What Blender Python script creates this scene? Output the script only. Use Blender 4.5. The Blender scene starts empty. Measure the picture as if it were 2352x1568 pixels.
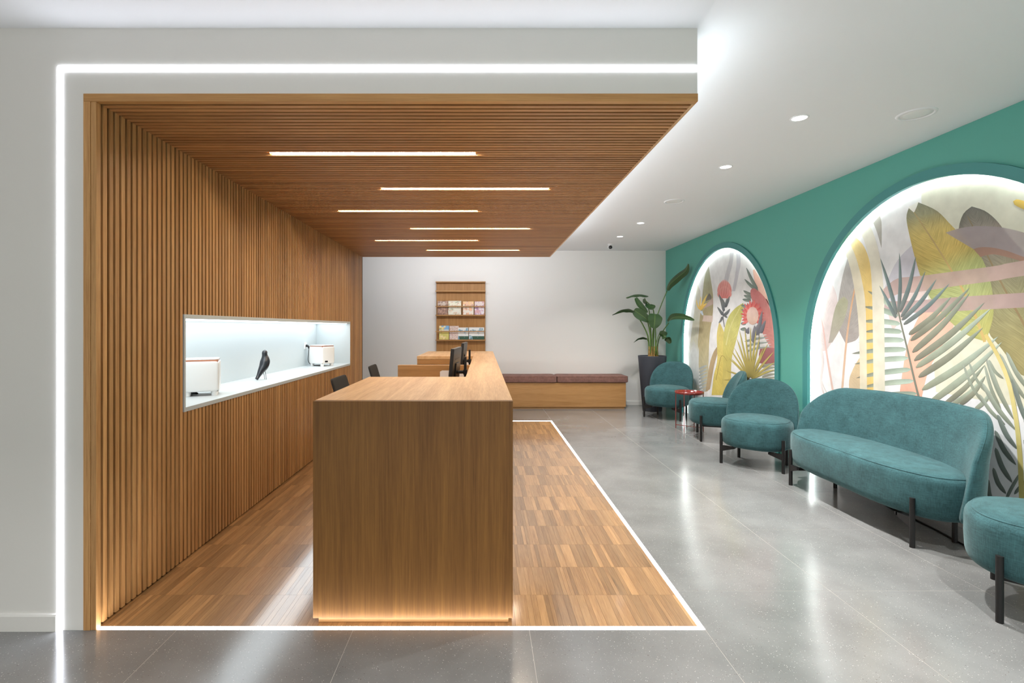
import bpy, bmesh, math, random
from mathutils import Vector, Matrix

random.seed(7)
SC = bpy.context.scene
COL = SC.collection
PI = math.pi

# ------------------------------------------------------------------ camera
F, CX, CY, H = 1176.0, 1110.0, 752.0, 1.53      # focal length and vanishing point in a 2352x1568 frame, eye height
cam_d = bpy.data.cameras.new('camera')
cam = bpy.data.objects.new('camera', cam_d)
COL.objects.link(cam)
cam.location = (0, 0, H)
cam.rotation_euler = (PI / 2, 0, 0)
cam_d.sensor_width = 36.0
cam_d.sensor_fit = 'HORIZONTAL'
cam_d.lens = 36.0 * F / 2352.0
cam_d.shift_x = (1176 - CX) / 2352.0
cam_d.shift_y = -(784 - CY) / 2352.0
cam_d.clip_start = 0.05
SC.camera = cam

# ------------------------------------------------------------------ light, exposure
w = bpy.data.worlds.new('world')
SC.world = w
w.use_nodes = True
w.node_tree.nodes['Background'].inputs[0].default_value = (1.0, 0.98, 0.95, 1)
w.node_tree.nodes['Background'].inputs[1].default_value = 1.7
SC.view_settings.view_transform = 'Standard'
SC.view_settings.look = 'None'
SC.view_settings.gamma = 1.0
SC.view_settings.use_curve_mapping = False
SC.view_settings.exposure = 0.0
L_PORTAL = 18.0      # white strip around the portal
L_FLOOR = 34.0       # white strip in the floor
L_SOFFIT = 185.0      # warm lines in the slatted ceiling
L_SIDE = 44.0        # strip along the side of the soffit
L_REAR_FILL = 135.0        # unseen strip added behind the soffit to light the back wall
L_NICHE = 4.5       # strip in the wall niche
L_ARCH = 38.0        # strips behind the arch trims
P_SPOT = 47.0        # each recessed downlight, W
SC.cycles.use_denoising = True
SC.cycles.use_adaptive_sampling = True
SC.cycles.adaptive_threshold = 0.02
SC.cycles.max_bounces = 6
SC.cycles.diffuse_bounces = 4
SC.cycles.glossy_bounces = 3
SC.cycles.transparent_max_bounces = 12
SC.cycles.sample_clamp_indirect = 6.0
SC.cycles.caustics_reflective = False
SC.cycles.caustics_refractive = False


# ------------------------------------------------------------------ helpers
def lin(c):
    return tuple(((x / 255.0) / 12.92 if x / 255.0 <= 0.04045 else ((x / 255.0 + 0.055) / 1.055) ** 2.4) for x in c)


def col4(c):
    return lin(c) + (1.0,)


def link(name, bm, m, parent=None, smooth=False, loc=None, rz=0.0):
    me = bpy.data.meshes.new(name)
    bmesh.ops.recalc_face_normals(bm, faces=bm.faces[:])
    bm.to_mesh(me)
    bm.free()
    if smooth:
        me.polygons.foreach_set('use_smooth', [True] * len(me.polygons))
    if m is not None:
        for mm in (m if isinstance(m, (list, tuple)) else [m]):
            me.materials.append(mm)
    return place(name, me, parent, loc, rz)


def place(name, me, parent=None, loc=None, rz=0.0):
    o = bpy.data.objects.new(name, me)
    COL.objects.link(o)
    if parent is not None:
        o.parent = parent
    if loc is not None:
        o.location = loc
    o.rotation_euler = (0, 0, rz)
    return o


def empty(name, loc, rz=0.0, label=None, cat=None, group=None):
    o = bpy.data.objects.new(name, None)
    COL.objects.link(o)
    o.location = loc
    o.rotation_euler = (0, 0, rz)
    o.empty_display_size = 0.1
    return tag(o, label, cat, group)


def tag(o, label=None, cat=None, group=None, kind=None):
    if label:
        o['label'] = label
    if cat:
        o['category'] = cat
    if group:
        o['group'] = group
    if kind:
        o['kind'] = kind
    return o


def struct(o, label=None):
    return tag(o, label, None, None, 'structure')


def copy_tree(o, parent=None):
    c = o.copy()
    COL.objects.link(c)
    c.parent = parent
    for ch in list(o.children):
        copy_tree(ch, c)
    return c


def box(bm, x0, x1, y0, y1, z0, z1, bev=0.0, seg=2, mi=0):
    v = [bm.verts.new(p) for p in ((x0, y0, z0), (x1, y0, z0), (x1, y1, z0), (x0, y1, z0),
                                   (x0, y0, z1), (x1, y0, z1), (x1, y1, z1), (x0, y1, z1))]
    fs = [bm.faces.new([v[i] for i in q]) for q in
          ((0, 3, 2, 1), (4, 5, 6, 7), (0, 1, 5, 4), (1, 2, 6, 5), (2, 3, 7, 6), (3, 0, 4, 7))]
    for f in fs:
        f.material_index = mi
    if bev > 0:
        es = list({e for f in fs for e in f.edges})
        bmesh.ops.bevel(bm, geom=es, offset=bev, segments=seg, profile=0.5, affect='EDGES')
    return fs


def bx(name, m, ext, parent=None, bev=0.0, seg=2, smooth=False):
    bm = bmesh.new()
    box(bm, *ext, bev=bev, seg=seg)
    return link(name, bm, m, parent, smooth)


def quad(bm, a, b, c, d, mi=0):
    f = bm.faces.new([bm.verts.new(p) for p in (a, b, c, d)])
    f.material_index = mi
    return f


def tube(bm, pts, rad, seg=10, caps=True):
    pts = [Vector(p) for p in pts]
    n = len(pts)
    rads = rad if isinstance(rad, (list, tuple)) else [rad] * n
    rings = []
    up = Vector((0.0, 0.0, 1.0))
    prev = None
    for i, p in enumerate(pts):
        t = (pts[min(i + 1, n - 1)] - pts[max(i - 1, 0)]).normalized()
        if prev is None:
            a = up if abs(t.z) < 0.9 else Vector((1, 0, 0))
            u = t.cross(a).normalized()
        else:
            u = (prev - t * prev.dot(t)).normalized()
        prev = u
        v = t.cross(u)
        rings.append([bm.verts.new(p + (u * math.cos(2 * PI * k / seg) + v * math.sin(2 * PI * k / seg)) * rads[i])
                      for k in range(seg)])
    for a, b in zip(rings, rings[1:]):
        for k in range(seg):
            bm.faces.new((a[k], a[(k + 1) % seg], b[(k + 1) % seg], b[k]))
    if caps:
        bm.faces.new(rings[0][::-1])
        bm.faces.new(rings[-1])


def lathe(bm, prof, seg=32, cx=0.0, cy=0.0):
    rings = []
    for r, z in prof:
        if r <= 1e-6:
            rings.append([bm.verts.new((cx, cy, z))])
        else:
            rings.append([bm.verts.new((cx + r * math.cos(2 * PI * k / seg), cy + r * math.sin(2 * PI * k / seg), z))
                          for k in range(seg)])
    for a, b in zip(rings, rings[1:]):
        for k in range(seg):
            k2 = (k + 1) % seg
            if len(a) == 1 and len(b) == 1:
                continue
            if len(a) == 1:
                bm.faces.new((a[0], b[k2], b[k]))
            elif len(b) == 1:
                bm.faces.new((a[k], a[k2], b[0]))
            else:
                bm.faces.new((a[k], a[k2], b[k2], b[k]))


def spline(pts, n):
    """n points along a Catmull-Rom curve through pts (any dimension)"""
    pts = [Vector(p) for p in pts]
    if len(pts) == 2:
        return [pts[0].lerp(pts[1], i / (n - 1)) for i in range(n)]
    out = []
    m = len(pts) - 1
    for i in range(n):
        t = i / (n - 1) * m
        k = min(int(t), m - 1)
        f = t - k
        p0 = pts[max(k - 1, 0)]
        p1 = pts[k]
        p2 = pts[k + 1]
        p3 = pts[min(k + 2, m)]
        out.append(0.5 * ((2 * p1) + (p2 - p0) * f + (2 * p0 - 5 * p1 + 4 * p2 - p3) * f * f
                          + (3 * p1 - p0 - 3 * p2 + p3) * f ** 3))
    return out


def pillow(bm, outline, T, p, mapf, rings=8, centre=(0.0, 0.0), rref=None):
    """closed cushion: outline (u,v) swollen to thickness T with superellipse exponent p; mapf(u,v,w)->xyz"""
    n = len(outline)

    def ring(s, wv):
        out = []
        for u, v in outline:
            du, dv = u - centre[0], v - centre[1]
            k = s if rref is None else max(0.02, 1.0 - (1.0 - s) * rref / max(rref, math.hypot(du, dv)))
            out.append(bm.verts.new(mapf(centre[0] + du * k, centre[1] + dv * k, wv)))
        return out
    eq = ring(1.0, 0.0)
    for sgn in (1, -1):
        prev = eq
        for i in range(1, rings):
            a = (PI / 2) * i / rings
            s = math.cos(a) ** (2 / p)
            wv = math.sin(a) ** (2 / p)
            cur = ring(s, sgn * T / 2 * wv)
            for k in range(n):
                k2 = (k + 1) % n
                bm.faces.new((prev[k], prev[k2], cur[k2], cur[k]) if sgn > 0 else (prev[k2], prev[k], cur[k], cur[k2]))
            prev = cur
        # fill the middle with a few rings towards the centre
        s0 = math.cos((PI / 2) * (rings - 1) / rings) ** (2 / p)
        w0 = math.sin((PI / 2) * (rings - 1) / rings) ** (2 / p)
        for f in (0.66, 0.33):
            wv = sgn * T / 2 * (w0 + (1 - w0) * (1 - f))
            if rref is None:
                cur = ring(s0 * f, wv)
            else:
                cur = []
                for u, v in outline:
                    du, dv = u - centre[0], v - centre[1]
                    k = max(0.02, 1.0 - (1.0 - s0) * rref / max(rref, math.hypot(du, dv))) * f
                    cur.append(bm.verts.new(mapf(centre[0] + du * k, centre[1] + dv * k, wv)))
            for k in range(n):
                k2 = (k + 1) % n
                bm.faces.new((prev[k], prev[k2], cur[k2], cur[k]) if sgn > 0 else (prev[k2], prev[k], cur[k], cur[k2]))
            prev = cur
        c = bm.verts.new(mapf(centre[0], centre[1], sgn * T / 2))
        for k in range(n):
            k2 = (k + 1) % n
            bm.faces.new((prev[k], prev[k2], c) if sgn > 0 else (prev[k2], prev[k], c))


def superell(a, b, e, n=64, e2=None, b2=None):
    out = []
    for k in range(n):
        t = 2 * PI * k / n
        c, s = math.cos(t), math.sin(t)
        ee, bb = (e, b) if s >= 0 or e2 is None else (e2, b2)
        out.append((a * math.copysign(abs(c) ** (2 / ee), c), bb * math.copysign(abs(s) ** (2 / ee), s)))
    return out


# ------------------------------------------------------------------ materials
def new_mat(name):
    m = bpy.data.materials.new(name)
    m.use_nodes = True
    nt = m.node_tree
    b = nt.nodes['Principled BSDF']
    return m, nt, b


def N(nt, t, **kw):
    n = nt.nodes.new(t)
    for k, v in kw.items():
        setattr(n, k, v)
    return n


def plain(name, c, rough=0.5, spec=0.5, metal=0.0, bump=0.0, bscale=200.0, var=0.0):
    m, nt, b = new_mat(name)
    b.inputs['Base Color'].default_value = col4(c)
    b.inputs['Roughness'].default_value = rough
    b.inputs['Specular IOR Level'].default_value = spec
    b.inputs['Metallic'].default_value = metal
    if bump > 0 or var > 0:
        tc = N(nt, 'ShaderNodeTexCoord')
        no = N(nt, 'ShaderNodeTexNoise')
        no.inputs['Scale'].default_value = bscale
        no.inputs['Detail'].default_value = 3.0
        nt.links.new(tc.outputs['Object'], no.inputs['Vector'])
        if bump > 0:
            bp = N(nt, 'ShaderNodeBump')
            bp.inputs['Strength'].default_value = bump
            bp.inputs['Distance'].default_value = 0.01
            nt.links.new(no.outputs['Fac'], bp.inputs['Height'])
            nt.links.new(bp.outputs['Normal'], b.inputs['Normal'])
        if var > 0:
            r = N(nt, 'ShaderNodeValToRGB')
            r.color_ramp.elements[0].position = 0.3
            r.color_ramp.elements[1].position = 0.7
            r.color_ramp.elements[0].color = tuple(x * (1 - var) for x in lin(c)) + (1,)
            r.color_ramp.elements[1].color = tuple(min(1, x * (1 + var)) for x in lin(c)) + (1,)
            nt.links.new(no.outputs['Fac'], r.inputs['Fac'])
            nt.links.new(r.outputs['Color'], b.inputs['Base Color'])
    return m


def emit(name, c, strength):
    m, nt, b = new_mat(name)
    nt.nodes.remove(b)
    e = N(nt, 'ShaderNodeEmission')
    e.inputs['Color'].default_value = tuple(c) + (1,)
    e.inputs['Strength'].default_value = strength
    nt.links.new(e.outputs[0], nt.nodes['Material Output'].inputs['Surface'])
    m.cycles.emission_sampling = 'FRONT'
    return m


def wood(name, dark, light, axis, freq=26.0, stretch=0.035, rough=0.45, spec=0.35, tint='none', var=0.25, figure=0.5, coat=0.0, spots=0.0):
    """oak: streaky noise drawn out along one world axis; tint 'object' or 'attr' varies piece by piece"""
    m, nt, b = new_mat(name)
    ge = N(nt, 'ShaderNodeNewGeometry')
    src = ge.outputs['Position']
    rnd = None
    if tint == 'object':
        oi = N(nt, 'ShaderNodeObjectInfo')
        rnd = oi.outputs['Random']
    elif tint == 'attr':
        at = N(nt, 'ShaderNodeAttribute')
        at.attribute_name = 'tint'
        rnd = at.outputs['Fac']
    if rnd is not None:
        mul = N(nt, 'ShaderNodeMath', operation='MULTIPLY')
        mul.inputs[1].default_value = 37.0
        nt.links.new(rnd, mul.inputs[0])
        add = N(nt, 'ShaderNodeVectorMath', operation='ADD')
        nt.links.new(src, add.inputs[0])
        nt.links.new(mul.outputs[0], add.inputs[1])
        src = add.outputs[0]
    mp = N(nt, 'ShaderNodeMapping')
    mp.inputs['Scale'].default_value = tuple(stretch if i == axis else 1.0 for i in range(3))
    nt.links.new(src, mp.inputs['Vector'])
    fine = N(nt, 'ShaderNodeTexNoise')
    fine.inputs['Scale'].default_value = freq * 6
    fine.inputs['Detail'].default_value = 4.0
    fine.inputs['Roughness'].default_value = 0.65
    nt.links.new(mp.outputs[0], fine.inputs['Vector'])
    big = N(nt, 'ShaderNodeTexNoise')
    big.inputs['Scale'].default_value = freq * 0.55
    big.inputs['Detail'].default_value = 3.0
    big.inputs['Distortion'].default_value = 1.2
    nt.links.new(mp.outputs[0], big.inputs['Vector'])
    mix = N(nt, 'ShaderNodeMix', data_type='FLOAT')
    mix.inputs[0].default_value = figure
    nt.links.new(fine.outputs['Fac'], mix.inputs[2])
    nt.links.new(big.outputs['Fac'], mix.inputs[3])
    r = N(nt, 'ShaderNodeValToRGB')
    r.color_ramp.elements[0].position = 0.30
    r.color_ramp.elements[0].color = col4(dark)
    r.color_ramp.elements[1].position = 0.68
    r.color_ramp.elements[1].color = col4(light)
    nt.links.new(mix.outputs[0], r.inputs['Fac'])
    out = r.outputs['Color']
    if spots > 0:
        sp = N(nt, 'ShaderNodeTexNoise')
        sp.inputs['Scale'].default_value = 9.0
        sp.inputs['Detail'].default_value = 5.0
        mp2 = N(nt, 'ShaderNodeMapping')
        mp2.inputs['Scale'].default_value = tuple(0.25 if i == axis else 2.2 for i in range(3))
        nt.links.new(src, mp2.inputs['Vector'])
        nt.links.new(mp2.outputs[0], sp.inputs['Vector'])
        r2 = N(nt, 'ShaderNodeValToRGB')
        r2.color_ramp.elements[0].position = 0.60
        r2.color_ramp.elements[0].color = (1, 1, 1, 1)
        r2.color_ramp.elements[1].position = 0.78
        r2.color_ramp.elements[1].color = (1 - spots, 1 - spots, 1 - spots, 1)
        nt.links.new(sp.outputs['Fac'], r2.inputs['Fac'])
        mx = N(nt, 'ShaderNodeMix', data_type='RGBA', blend_type='MULTIPLY')
        mx.inputs[0].default_value = 1.0
        nt.links.new(out, mx.inputs[6])
        nt.links.new(r2.outputs['Color'], mx.inputs[7])
        out = mx.outputs[2]
    if rnd is not None:
        hsv = N(nt, 'ShaderNodeHueSaturation')
        mr = N(nt, 'ShaderNodeMapRange')
        mr.inputs['To Min'].default_value = 1.0 - var
        mr.inputs['To Max'].default_value = 1.0 + var
        nt.links.new(rnd, mr.inputs['Value'])
        nt.links.new(mr.outputs[0], hsv.inputs['Value'])
        nt.links.new(out, hsv.inputs['Color'])
        out = hsv.outputs['Color']
    nt.links.new(out, b.inputs['Base Color'])
    b.inputs['Roughness'].default_value = rough
    b.inputs['Specular IOR Level'].default_value = spec
    if coat > 0:
        b.inputs['Coat Weight'].default_value = coat
        b.inputs['Coat Roughness'].default_value = 0.11
        b.inputs['Coat IOR'].default_value = 1.75
    bp = N(nt, 'ShaderNodeBump')
    bp.inputs['Strength'].default_value = 0.08
    bp.inputs['Distance'].default_value = 0.002
    nt.links.new(fine.outputs['Fac'], bp.inputs['Height'])
    nt.links.new(bp.outputs['Normal'], b.inputs['Normal'])
    return m


def terrazzo(name):
    m, nt, b = new_mat(name)
    ge = N(nt, 'ShaderNodeNewGeometry')
    cl = N(nt, 'ShaderNodeTexNoise')
    cl.inputs['Scale'].default_value = 2.4
    cl.inputs['Detail'].default_value = 6.0
    nt.links.new(ge.outputs['Position'], cl.inputs['Vector'])
    base = N(nt, 'ShaderNodeValToRGB')
    base.color_ramp.elements[0].position = 0.3
    base.color_ramp.elements[0].color = col4((110, 110, 109))
    base.color_ramp.elements[1].position = 0.7
    base.color_ramp.elements[1].color = col4((128, 128, 127))
    nt.links.new(cl.outputs['Fac'], base.inputs['Fac'])
    out = base.outputs['Color']
    for scale, thr, c, off in ((95.0, 0.20, (178, 176, 172), 0.0), (70.0, 0.155, (92, 86, 82), 3.7), (170.0, 0.22, (116, 110, 106), 9.1), (160.0, 0.2, (166, 164, 160), 17.1)):
        ad = N(nt, 'ShaderNodeVectorMath', operation='ADD')
        ad.inputs[1].default_value = (off, off, off)
        nt.links.new(ge.outputs['Position'], ad.inputs[0])
        vo = N(nt, 'ShaderNodeTexVoronoi')
        vo.inputs['Scale'].default_value = scale
        nt.links.new(ad.outputs[0], vo.inputs['Vector'])
        wn = N(nt, 'ShaderNodeTexWhiteNoise')
        nt.links.new(vo.outputs['Color'], wn.inputs['Vector'])
        mr = N(nt, 'ShaderNodeMapRange')
        mr.inputs['To Min'].default_value = -thr * 0.9
        mr.inputs['To Max'].default_value = thr * 1.1
        nt.links.new(wn.outputs['Value'], mr.inputs['Value'])
        lt = N(nt, 'ShaderNodeMath', operation='LESS_THAN')
        nt.links.new(vo.outputs['Distance'], lt.inputs[0])
        nt.links.new(mr.outputs[0], lt.inputs[1])
        mx = N(nt, 'ShaderNodeMix', data_type='RGBA')
        nt.links.new(lt.outputs[0], mx.inputs[0])
        nt.links.new(out, mx.inputs[6])
        mx.inputs[7].default_value = col4(c)
        out = mx.outputs[2]
    nt.links.new(out, b.inputs['Base Color'])
    rr = N(nt, 'ShaderNodeMapRange')
    rr.inputs['To Min'].default_value = 0.15
    rr.inputs['To Max'].default_value = 0.21
    nt.links.new(cl.outputs['Fac'], rr.inputs['Value'])
    nt.links.new(rr.outputs[0], b.inputs['Roughness'])
    b.inputs['Specular IOR Level'].default_value = 0.85
    return m


def fabric(name, c, scale=190.0, contrast=0.34, sheen=0.25):
    m, nt, b = new_mat(name)
    tc = N(nt, 'ShaderNodeTexCoord')
    outs = []
    for sx, sz in ((1.0, 0.12), (0.12, 1.0)):
        mp = N(nt, 'ShaderNodeMapping')
        mp.inputs['Scale'].default_value = (sx, sx, sz)
        nt.links.new(tc.outputs['Object'], mp.inputs['Vector'])
        no = N(nt, 'ShaderNodeTexNoise')
        no.inputs['Scale'].default_value = scale
        no.inputs['Detail'].default_value = 2.0
        nt.links.new(mp.outputs[0], no.inputs['Vector'])
        outs.append(no.outputs['Fac'])
    bl = N(nt, 'ShaderNodeTexNoise')
    bl.inputs['Scale'].default_value = 9.0
    bl.inputs['Detail'].default_value = 4.0
    nt.links.new(tc.outputs['Object'], bl.inputs['Vector'])
    a1 = N(nt, 'ShaderNodeMath', operation='ADD')
    nt.links.new(outs[0], a1.inputs[0])
    nt.links.new(outs[1], a1.inputs[1])
    a2 = N(nt, 'ShaderNodeMath', operation='ADD')
    nt.links.new(a1.outputs[0], a2.inputs[0])
    nt.links.new(bl.outputs['Fac'], a2.inputs[1])
    mr = N(nt, 'ShaderNodeMapRange')
    mr.inputs['From Min'].default_value = 1.1
    mr.inputs['From Max'].default_value = 1.9
    nt.links.new(a2.outputs[0], mr.inputs['Value'])
    r = N(nt, 'ShaderNodeValToRGB')
    r.color_ramp.elements[0].color = tuple(x * (1 - contrast) for x in lin(c)) + (1,)
    r.color_ramp.elements[1].color = tuple(min(1.0, x * (1 + contrast)) for x in lin(c)) + (1,)
    nt.links.new(mr.outputs[0], r.inputs['Fac'])
    nt.links.new(r.outputs['Color'], b.inputs['Base Color'])
    b.inputs['Roughness'].default_value = 0.9
    b.inputs['Specular IOR Level'].default_value = 0.15
    b.inputs['Sheen Weight'].default_value = sheen
    b.inputs['Sheen Roughness'].default_value = 0.45
    b.inputs['Sheen Tint'].default_value = (0.75, 0.95, 0.95, 1)
    bp = N(nt, 'ShaderNodeBump')
    bp.inputs['Strength'].default_value = 0.25
    bp.inputs['Distance'].default_value = 0.002
    nt.links.new(a1.outputs[0], bp.inputs['Height'])
    nt.links.new(bp.outputs['Normal'], b.inputs['Normal'])
    return m


M = {}
M['white'] = plain('white_paint', (226, 224, 220), 0.6, 0.3, bump=0.03, bscale=60)
M['ceil'] = plain('white_ceiling_paint', (236, 237, 240), 0.7, 0.2)
M['back'] = plain('back_wall_paint', (232, 230, 227), 0.7, 0.2)
M['niche'] = plain('niche_lacquer', (194, 201, 203), 0.35, 0.4)
M['green'] = plain('green_paint', (92, 167, 153), 0.55, 0.35)
M['ring'] = plain('teal_green_paint', (66, 140, 138), 0.45, 0.4)
M['slat_w'] = wood('oak_slat_vertical', (150, 102, 56), (208, 162, 108), 2, tint='object', var=0.16)
M['slat_c'] = wood('oak_slat_crosswise', (146, 96, 52), (202, 152, 100), 0, tint='object', var=0.14)
M['slat_back'] = plain('dark_oak_backing', (60, 34, 14), 0.7, 0.2)
M['oak_v'] = wood('oak_veneer_shaded', (92, 56, 16), (134, 92, 40), 2, freq=20, stretch=0.03, figure=0.45)  # same oak as the counter top, shade of upright faces put into the colour
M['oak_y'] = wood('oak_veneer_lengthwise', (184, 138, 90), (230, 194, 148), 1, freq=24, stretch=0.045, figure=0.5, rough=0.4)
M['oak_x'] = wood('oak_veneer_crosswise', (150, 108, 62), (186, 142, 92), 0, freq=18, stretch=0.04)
M['parquet'] = wood('oak_parquet', (134, 94, 55), (181, 141, 94), 1, freq=22, stretch=0.06, tint='attr', var=0.27, rough=0.34, spec=0.5, coat=0.85, spots=0.45)
M['oak_edge'] = wood('oak_edging', (162, 114, 64), (202, 154, 98), 0, stretch=0.04)
M['tile'] = terrazzo('terrazzo_tile')
M['grout'] = plain('pale_grout', (172, 168, 160), 0.8, 0.1)
M['teal'] = fabric('teal_chenille', (53, 86, 90), sheen=0.2)
M['mauve'] = fabric('mauve_weave', (124, 92, 84), sheen=0.05)
M['black'] = plain('black_powder_coat', (22, 21, 21), 0.45, 0.4)
M['blackplastic'] = plain('black_plastic', (30, 30, 31), 0.4, 0.45)
M['mesh_black'] = plain('charcoal_mesh_cloth', (52, 51, 50), 0.85, 0.2, bump=0.3, bscale=500)
M['pot'] = plain('charcoal_planter', (52, 56, 64), 0.6, 0.35, bump=0.05, bscale=300)
M['soil'] = plain('dark_soil', (58, 44, 34), 0.95, 0.1, bump=0.8, bscale=60, var=0.4)
M['red'] = plain('red_lacquered_steel', (112, 28, 20), 0.16, 0.8)
M['paper'] = plain('white_paper', (236, 236, 240), 0.8, 0.1)
M['plastic'] = plain('white_plastic', (236, 236, 236), 0.35, 0.5)
M['enamel'] = plain('white_enamel', (240, 238, 236), 0.25, 0.5)
M['copper'] = plain('copper_trim', (196, 130, 100), 0.3, 0.5, metal=1.0)
M['bird'] = plain('black_lacquer', (34, 36, 42), 0.28, 0.6)
M['steel'] = plain('dark_steel_wire', (60, 60, 64), 0.35, 0.5, metal=0.8)
M['glass'] = plain('dark_lens', (8, 8, 9), 0.1, 0.6)
M['screen'] = plain('dark_screen', (14, 15, 17), 0.15, 0.5)
M['petiole'] = plain('leaf_stalk_green', (84, 112, 52), 0.5, 0.4, var=0.25, bscale=14)
M['sheath'] = plain('dry_sheath', (140, 112, 66), 0.8, 0.2, var=0.35, bscale=30)
M['led_portal'] = emit('white_light_line', (0.86, 0.90, 1.0), L_PORTAL)
M['led_floor'] = emit('white_floor_light_line', (1.0, 0.97, 0.94), L_FLOOR)
M['led_soffit'] = emit('warm_light_line', (1.0, 0.87, 0.70), L_SOFFIT)
M['led_side'] = emit('white_side_light_line', (0.87, 0.94, 1.0), L_SIDE)
M['fill_rear'] = emit('rear_fill_light', (0.90, 0.94, 1.0), L_REAR_FILL)
M['led_niche'] = emit('cool_niche_light', (0.88, 0.96, 1.0), L_NICHE)
M['led_arch'] = emit('neutral_arch_light', (0.99, 1.0, 0.96), L_ARCH)
M['lamp'] = emit('downlight_lens', (1.0, 0.97, 0.9), 12.0)


# ------------------------------------------------------------------ the room
ZC = 3.044                # main ceiling
YF = 2.59                 # face of the portal wall
ZS0, ZS1 = 2.672, 2.712   # underside of the slats, top of the frame
XS = -1.96                # face of the slatted wall
XR = 1.085                # free edge of the soffit
YE = 8.29                 # far end of soffit and slatted wall
YB = 10.10                # back wall
XG = 3.60                 # green wall
Y0R, XL = -4.6, -4.6      # shop front and left end of the room

# floor: base slab with tiles
floor = struct(bx('floor', M['grout'], (XL - 0.1, 3.8, Y0R, YB + 0.1, -0.06, -0.0006)), 'grey terrazzo tile floor')
PX0, PX1, PY0, PY1 = -1.981, 1.10, 2.622, 8.375     # parquet field
LX1, LY0, LY1 = 1.125, 2.595, 8.400                 # outer edge of its light line
tile_mesh = {}


def tile_piece(x0, x1, y0, y1):
    g = 0.0013
    x0, x1, y0, y1 = x0 + g, x1 - g, y0 + g, y1 - g
    if x1 - x0 < 0.02 or y1 - y0 < 0.02:
        return
    key = (round(x1 - x0, 4), round(y1 - y0, 4))
    if key not in tile_mesh:
        bm = bmesh.new()
        box(bm, 0, x1 - x0, 0, y1 - y0, -0.012, 0)
        bmesh.ops.recalc_face_normals(bm, faces=bm.faces[:])
        me = bpy.data.meshes.new('tile')
        bm.to_mesh(me)
        bm.free()
        me.materials.append(M['tile'])
        tile_mesh[key] = me
    place('tile', tile_mesh[key], floor, (x0, y0, 0))


TXS = [1.125 + 0.892 * k for k in range(-6, 4)]
TYS = [2.978 + 0.903 * k for k in range(-6, 9)]
for xa, xb in zip(TXS, TXS[1:]):
    for ya, yb in zip(TYS, TYS[1:]):
        x0, x1, y0, y1 = max(xa, XL), min(xb, 3.72), ya, min(yb, YB)
        if x0 >= LX1 - 1e-6:
            tile_piece(x0, x1, y0, y1)
            continue
        if y0 < LY0:
            tile_piece(x0, x1, y0, min(y1, LY0))
        if y1 > LY1:
            tile_piece(x0, x1, max(y0, LY1), y1)
        if x0 < XS - 0.6 and y1 > LY0 and y0 < LY1:
            tile_piece(x0, min(x1, XS - 0.6), max(y0, LY0), min(y1, LY1))

# parquet field
parq = struct(bx('floor_parquet', M['slat_back'], (PX0, PX1, PY0, PY1, -0.002, -0.0003)), 'oak industrial parquet floor around the reception desk')
planks = []
rows = [PY0] + [2.932 + 0.3405 * k for k in range(0, 16)]
rows = [r for r in rows if r < PY1 - 0.08] + [PY1]
for ya, yb in zip(rows, rows[1:]):
    x = PX0
    while x < PX1 - 0.004:
        wdt = random.choice((0.022, 0.022, 0.03, 0.044, 0.044, 0.066))
        nx = min(x + wdt, PX1)
        if PX1 - nx < 0.012:
            nx = PX1
        planks.append((x, nx, ya, yb, random.random()))
        x = nx


def plank_seen(p):
    x0, x1, ya, yb, t = p
    xm = (x0 + x1) / 2
    ym = (ya + yb) / 2
    px = CX + xm * F / ym
    if xm < 0.15 and ym > 2.62:        # hidden behind the desk front?
        if -0.89 < xm and ym > 2.68:
            return 0.0
        if -0.878 * F / 2.64 < px - CX < 0.153 * F / 2.64 and CY + H * F / ym < 1425:
            return 0.0
    return (x1 - x0) * F / ym * (H * F / ya - H * F / yb)


planks.sort(key=plank_seen, reverse=True)


def tinted(name, items, parent):
    bm = bmesh.new()
    tl = bm.verts.layers.float.new('tint')
    for x0, x1, ya, yb, t in items:
        g = 0.0004
        n0 = len(bm.verts)
        box(bm, x0 + g, x1 - g, ya + g, yb - g, -0.0025, 0.0)
        bm.verts.ensure_lookup_table()
        for v in bm.verts[n0:]:
            v[tl] = t
    return link(name, bm, M['parquet'], parent)


for p in planks[:300]:
    tinted('plank', [p], parq)
tag(tinted('plank_rest', planks[300:], parq), kind='stuff')

# ceiling, back wall, hidden sides of the room
ceiling = struct(bx('ceiling', M['ceil'], (XL - 0.1, 3.8, Y0R, YB + 0.1, ZC, ZC + 0.1)), 'white painted ceiling')
struct(bx('wall_back', M['back'], (XL, XG, YB, YB + 0.12, 0, ZC)), 'off-white rear wall behind the bench')
struct(bx('wall_left', M['white'], (XL - 0.1, XL, Y0R, YB, 0, ZC)), 'white side wall at the far left')
bm = bmesh.new()
box(bm, XL, 3.8, Y0R - 0.12, Y0R, 2.75, ZC)
box(bm, XL, -3.4, Y0R - 0.12, Y0R, 0, 2.75)
box(bm, 3.3, 3.8, Y0R - 0.12, Y0R, 0, 2.75)
struct(link('wall_front', bm, M['white']), 'white wall around the shop front opening')

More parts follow.
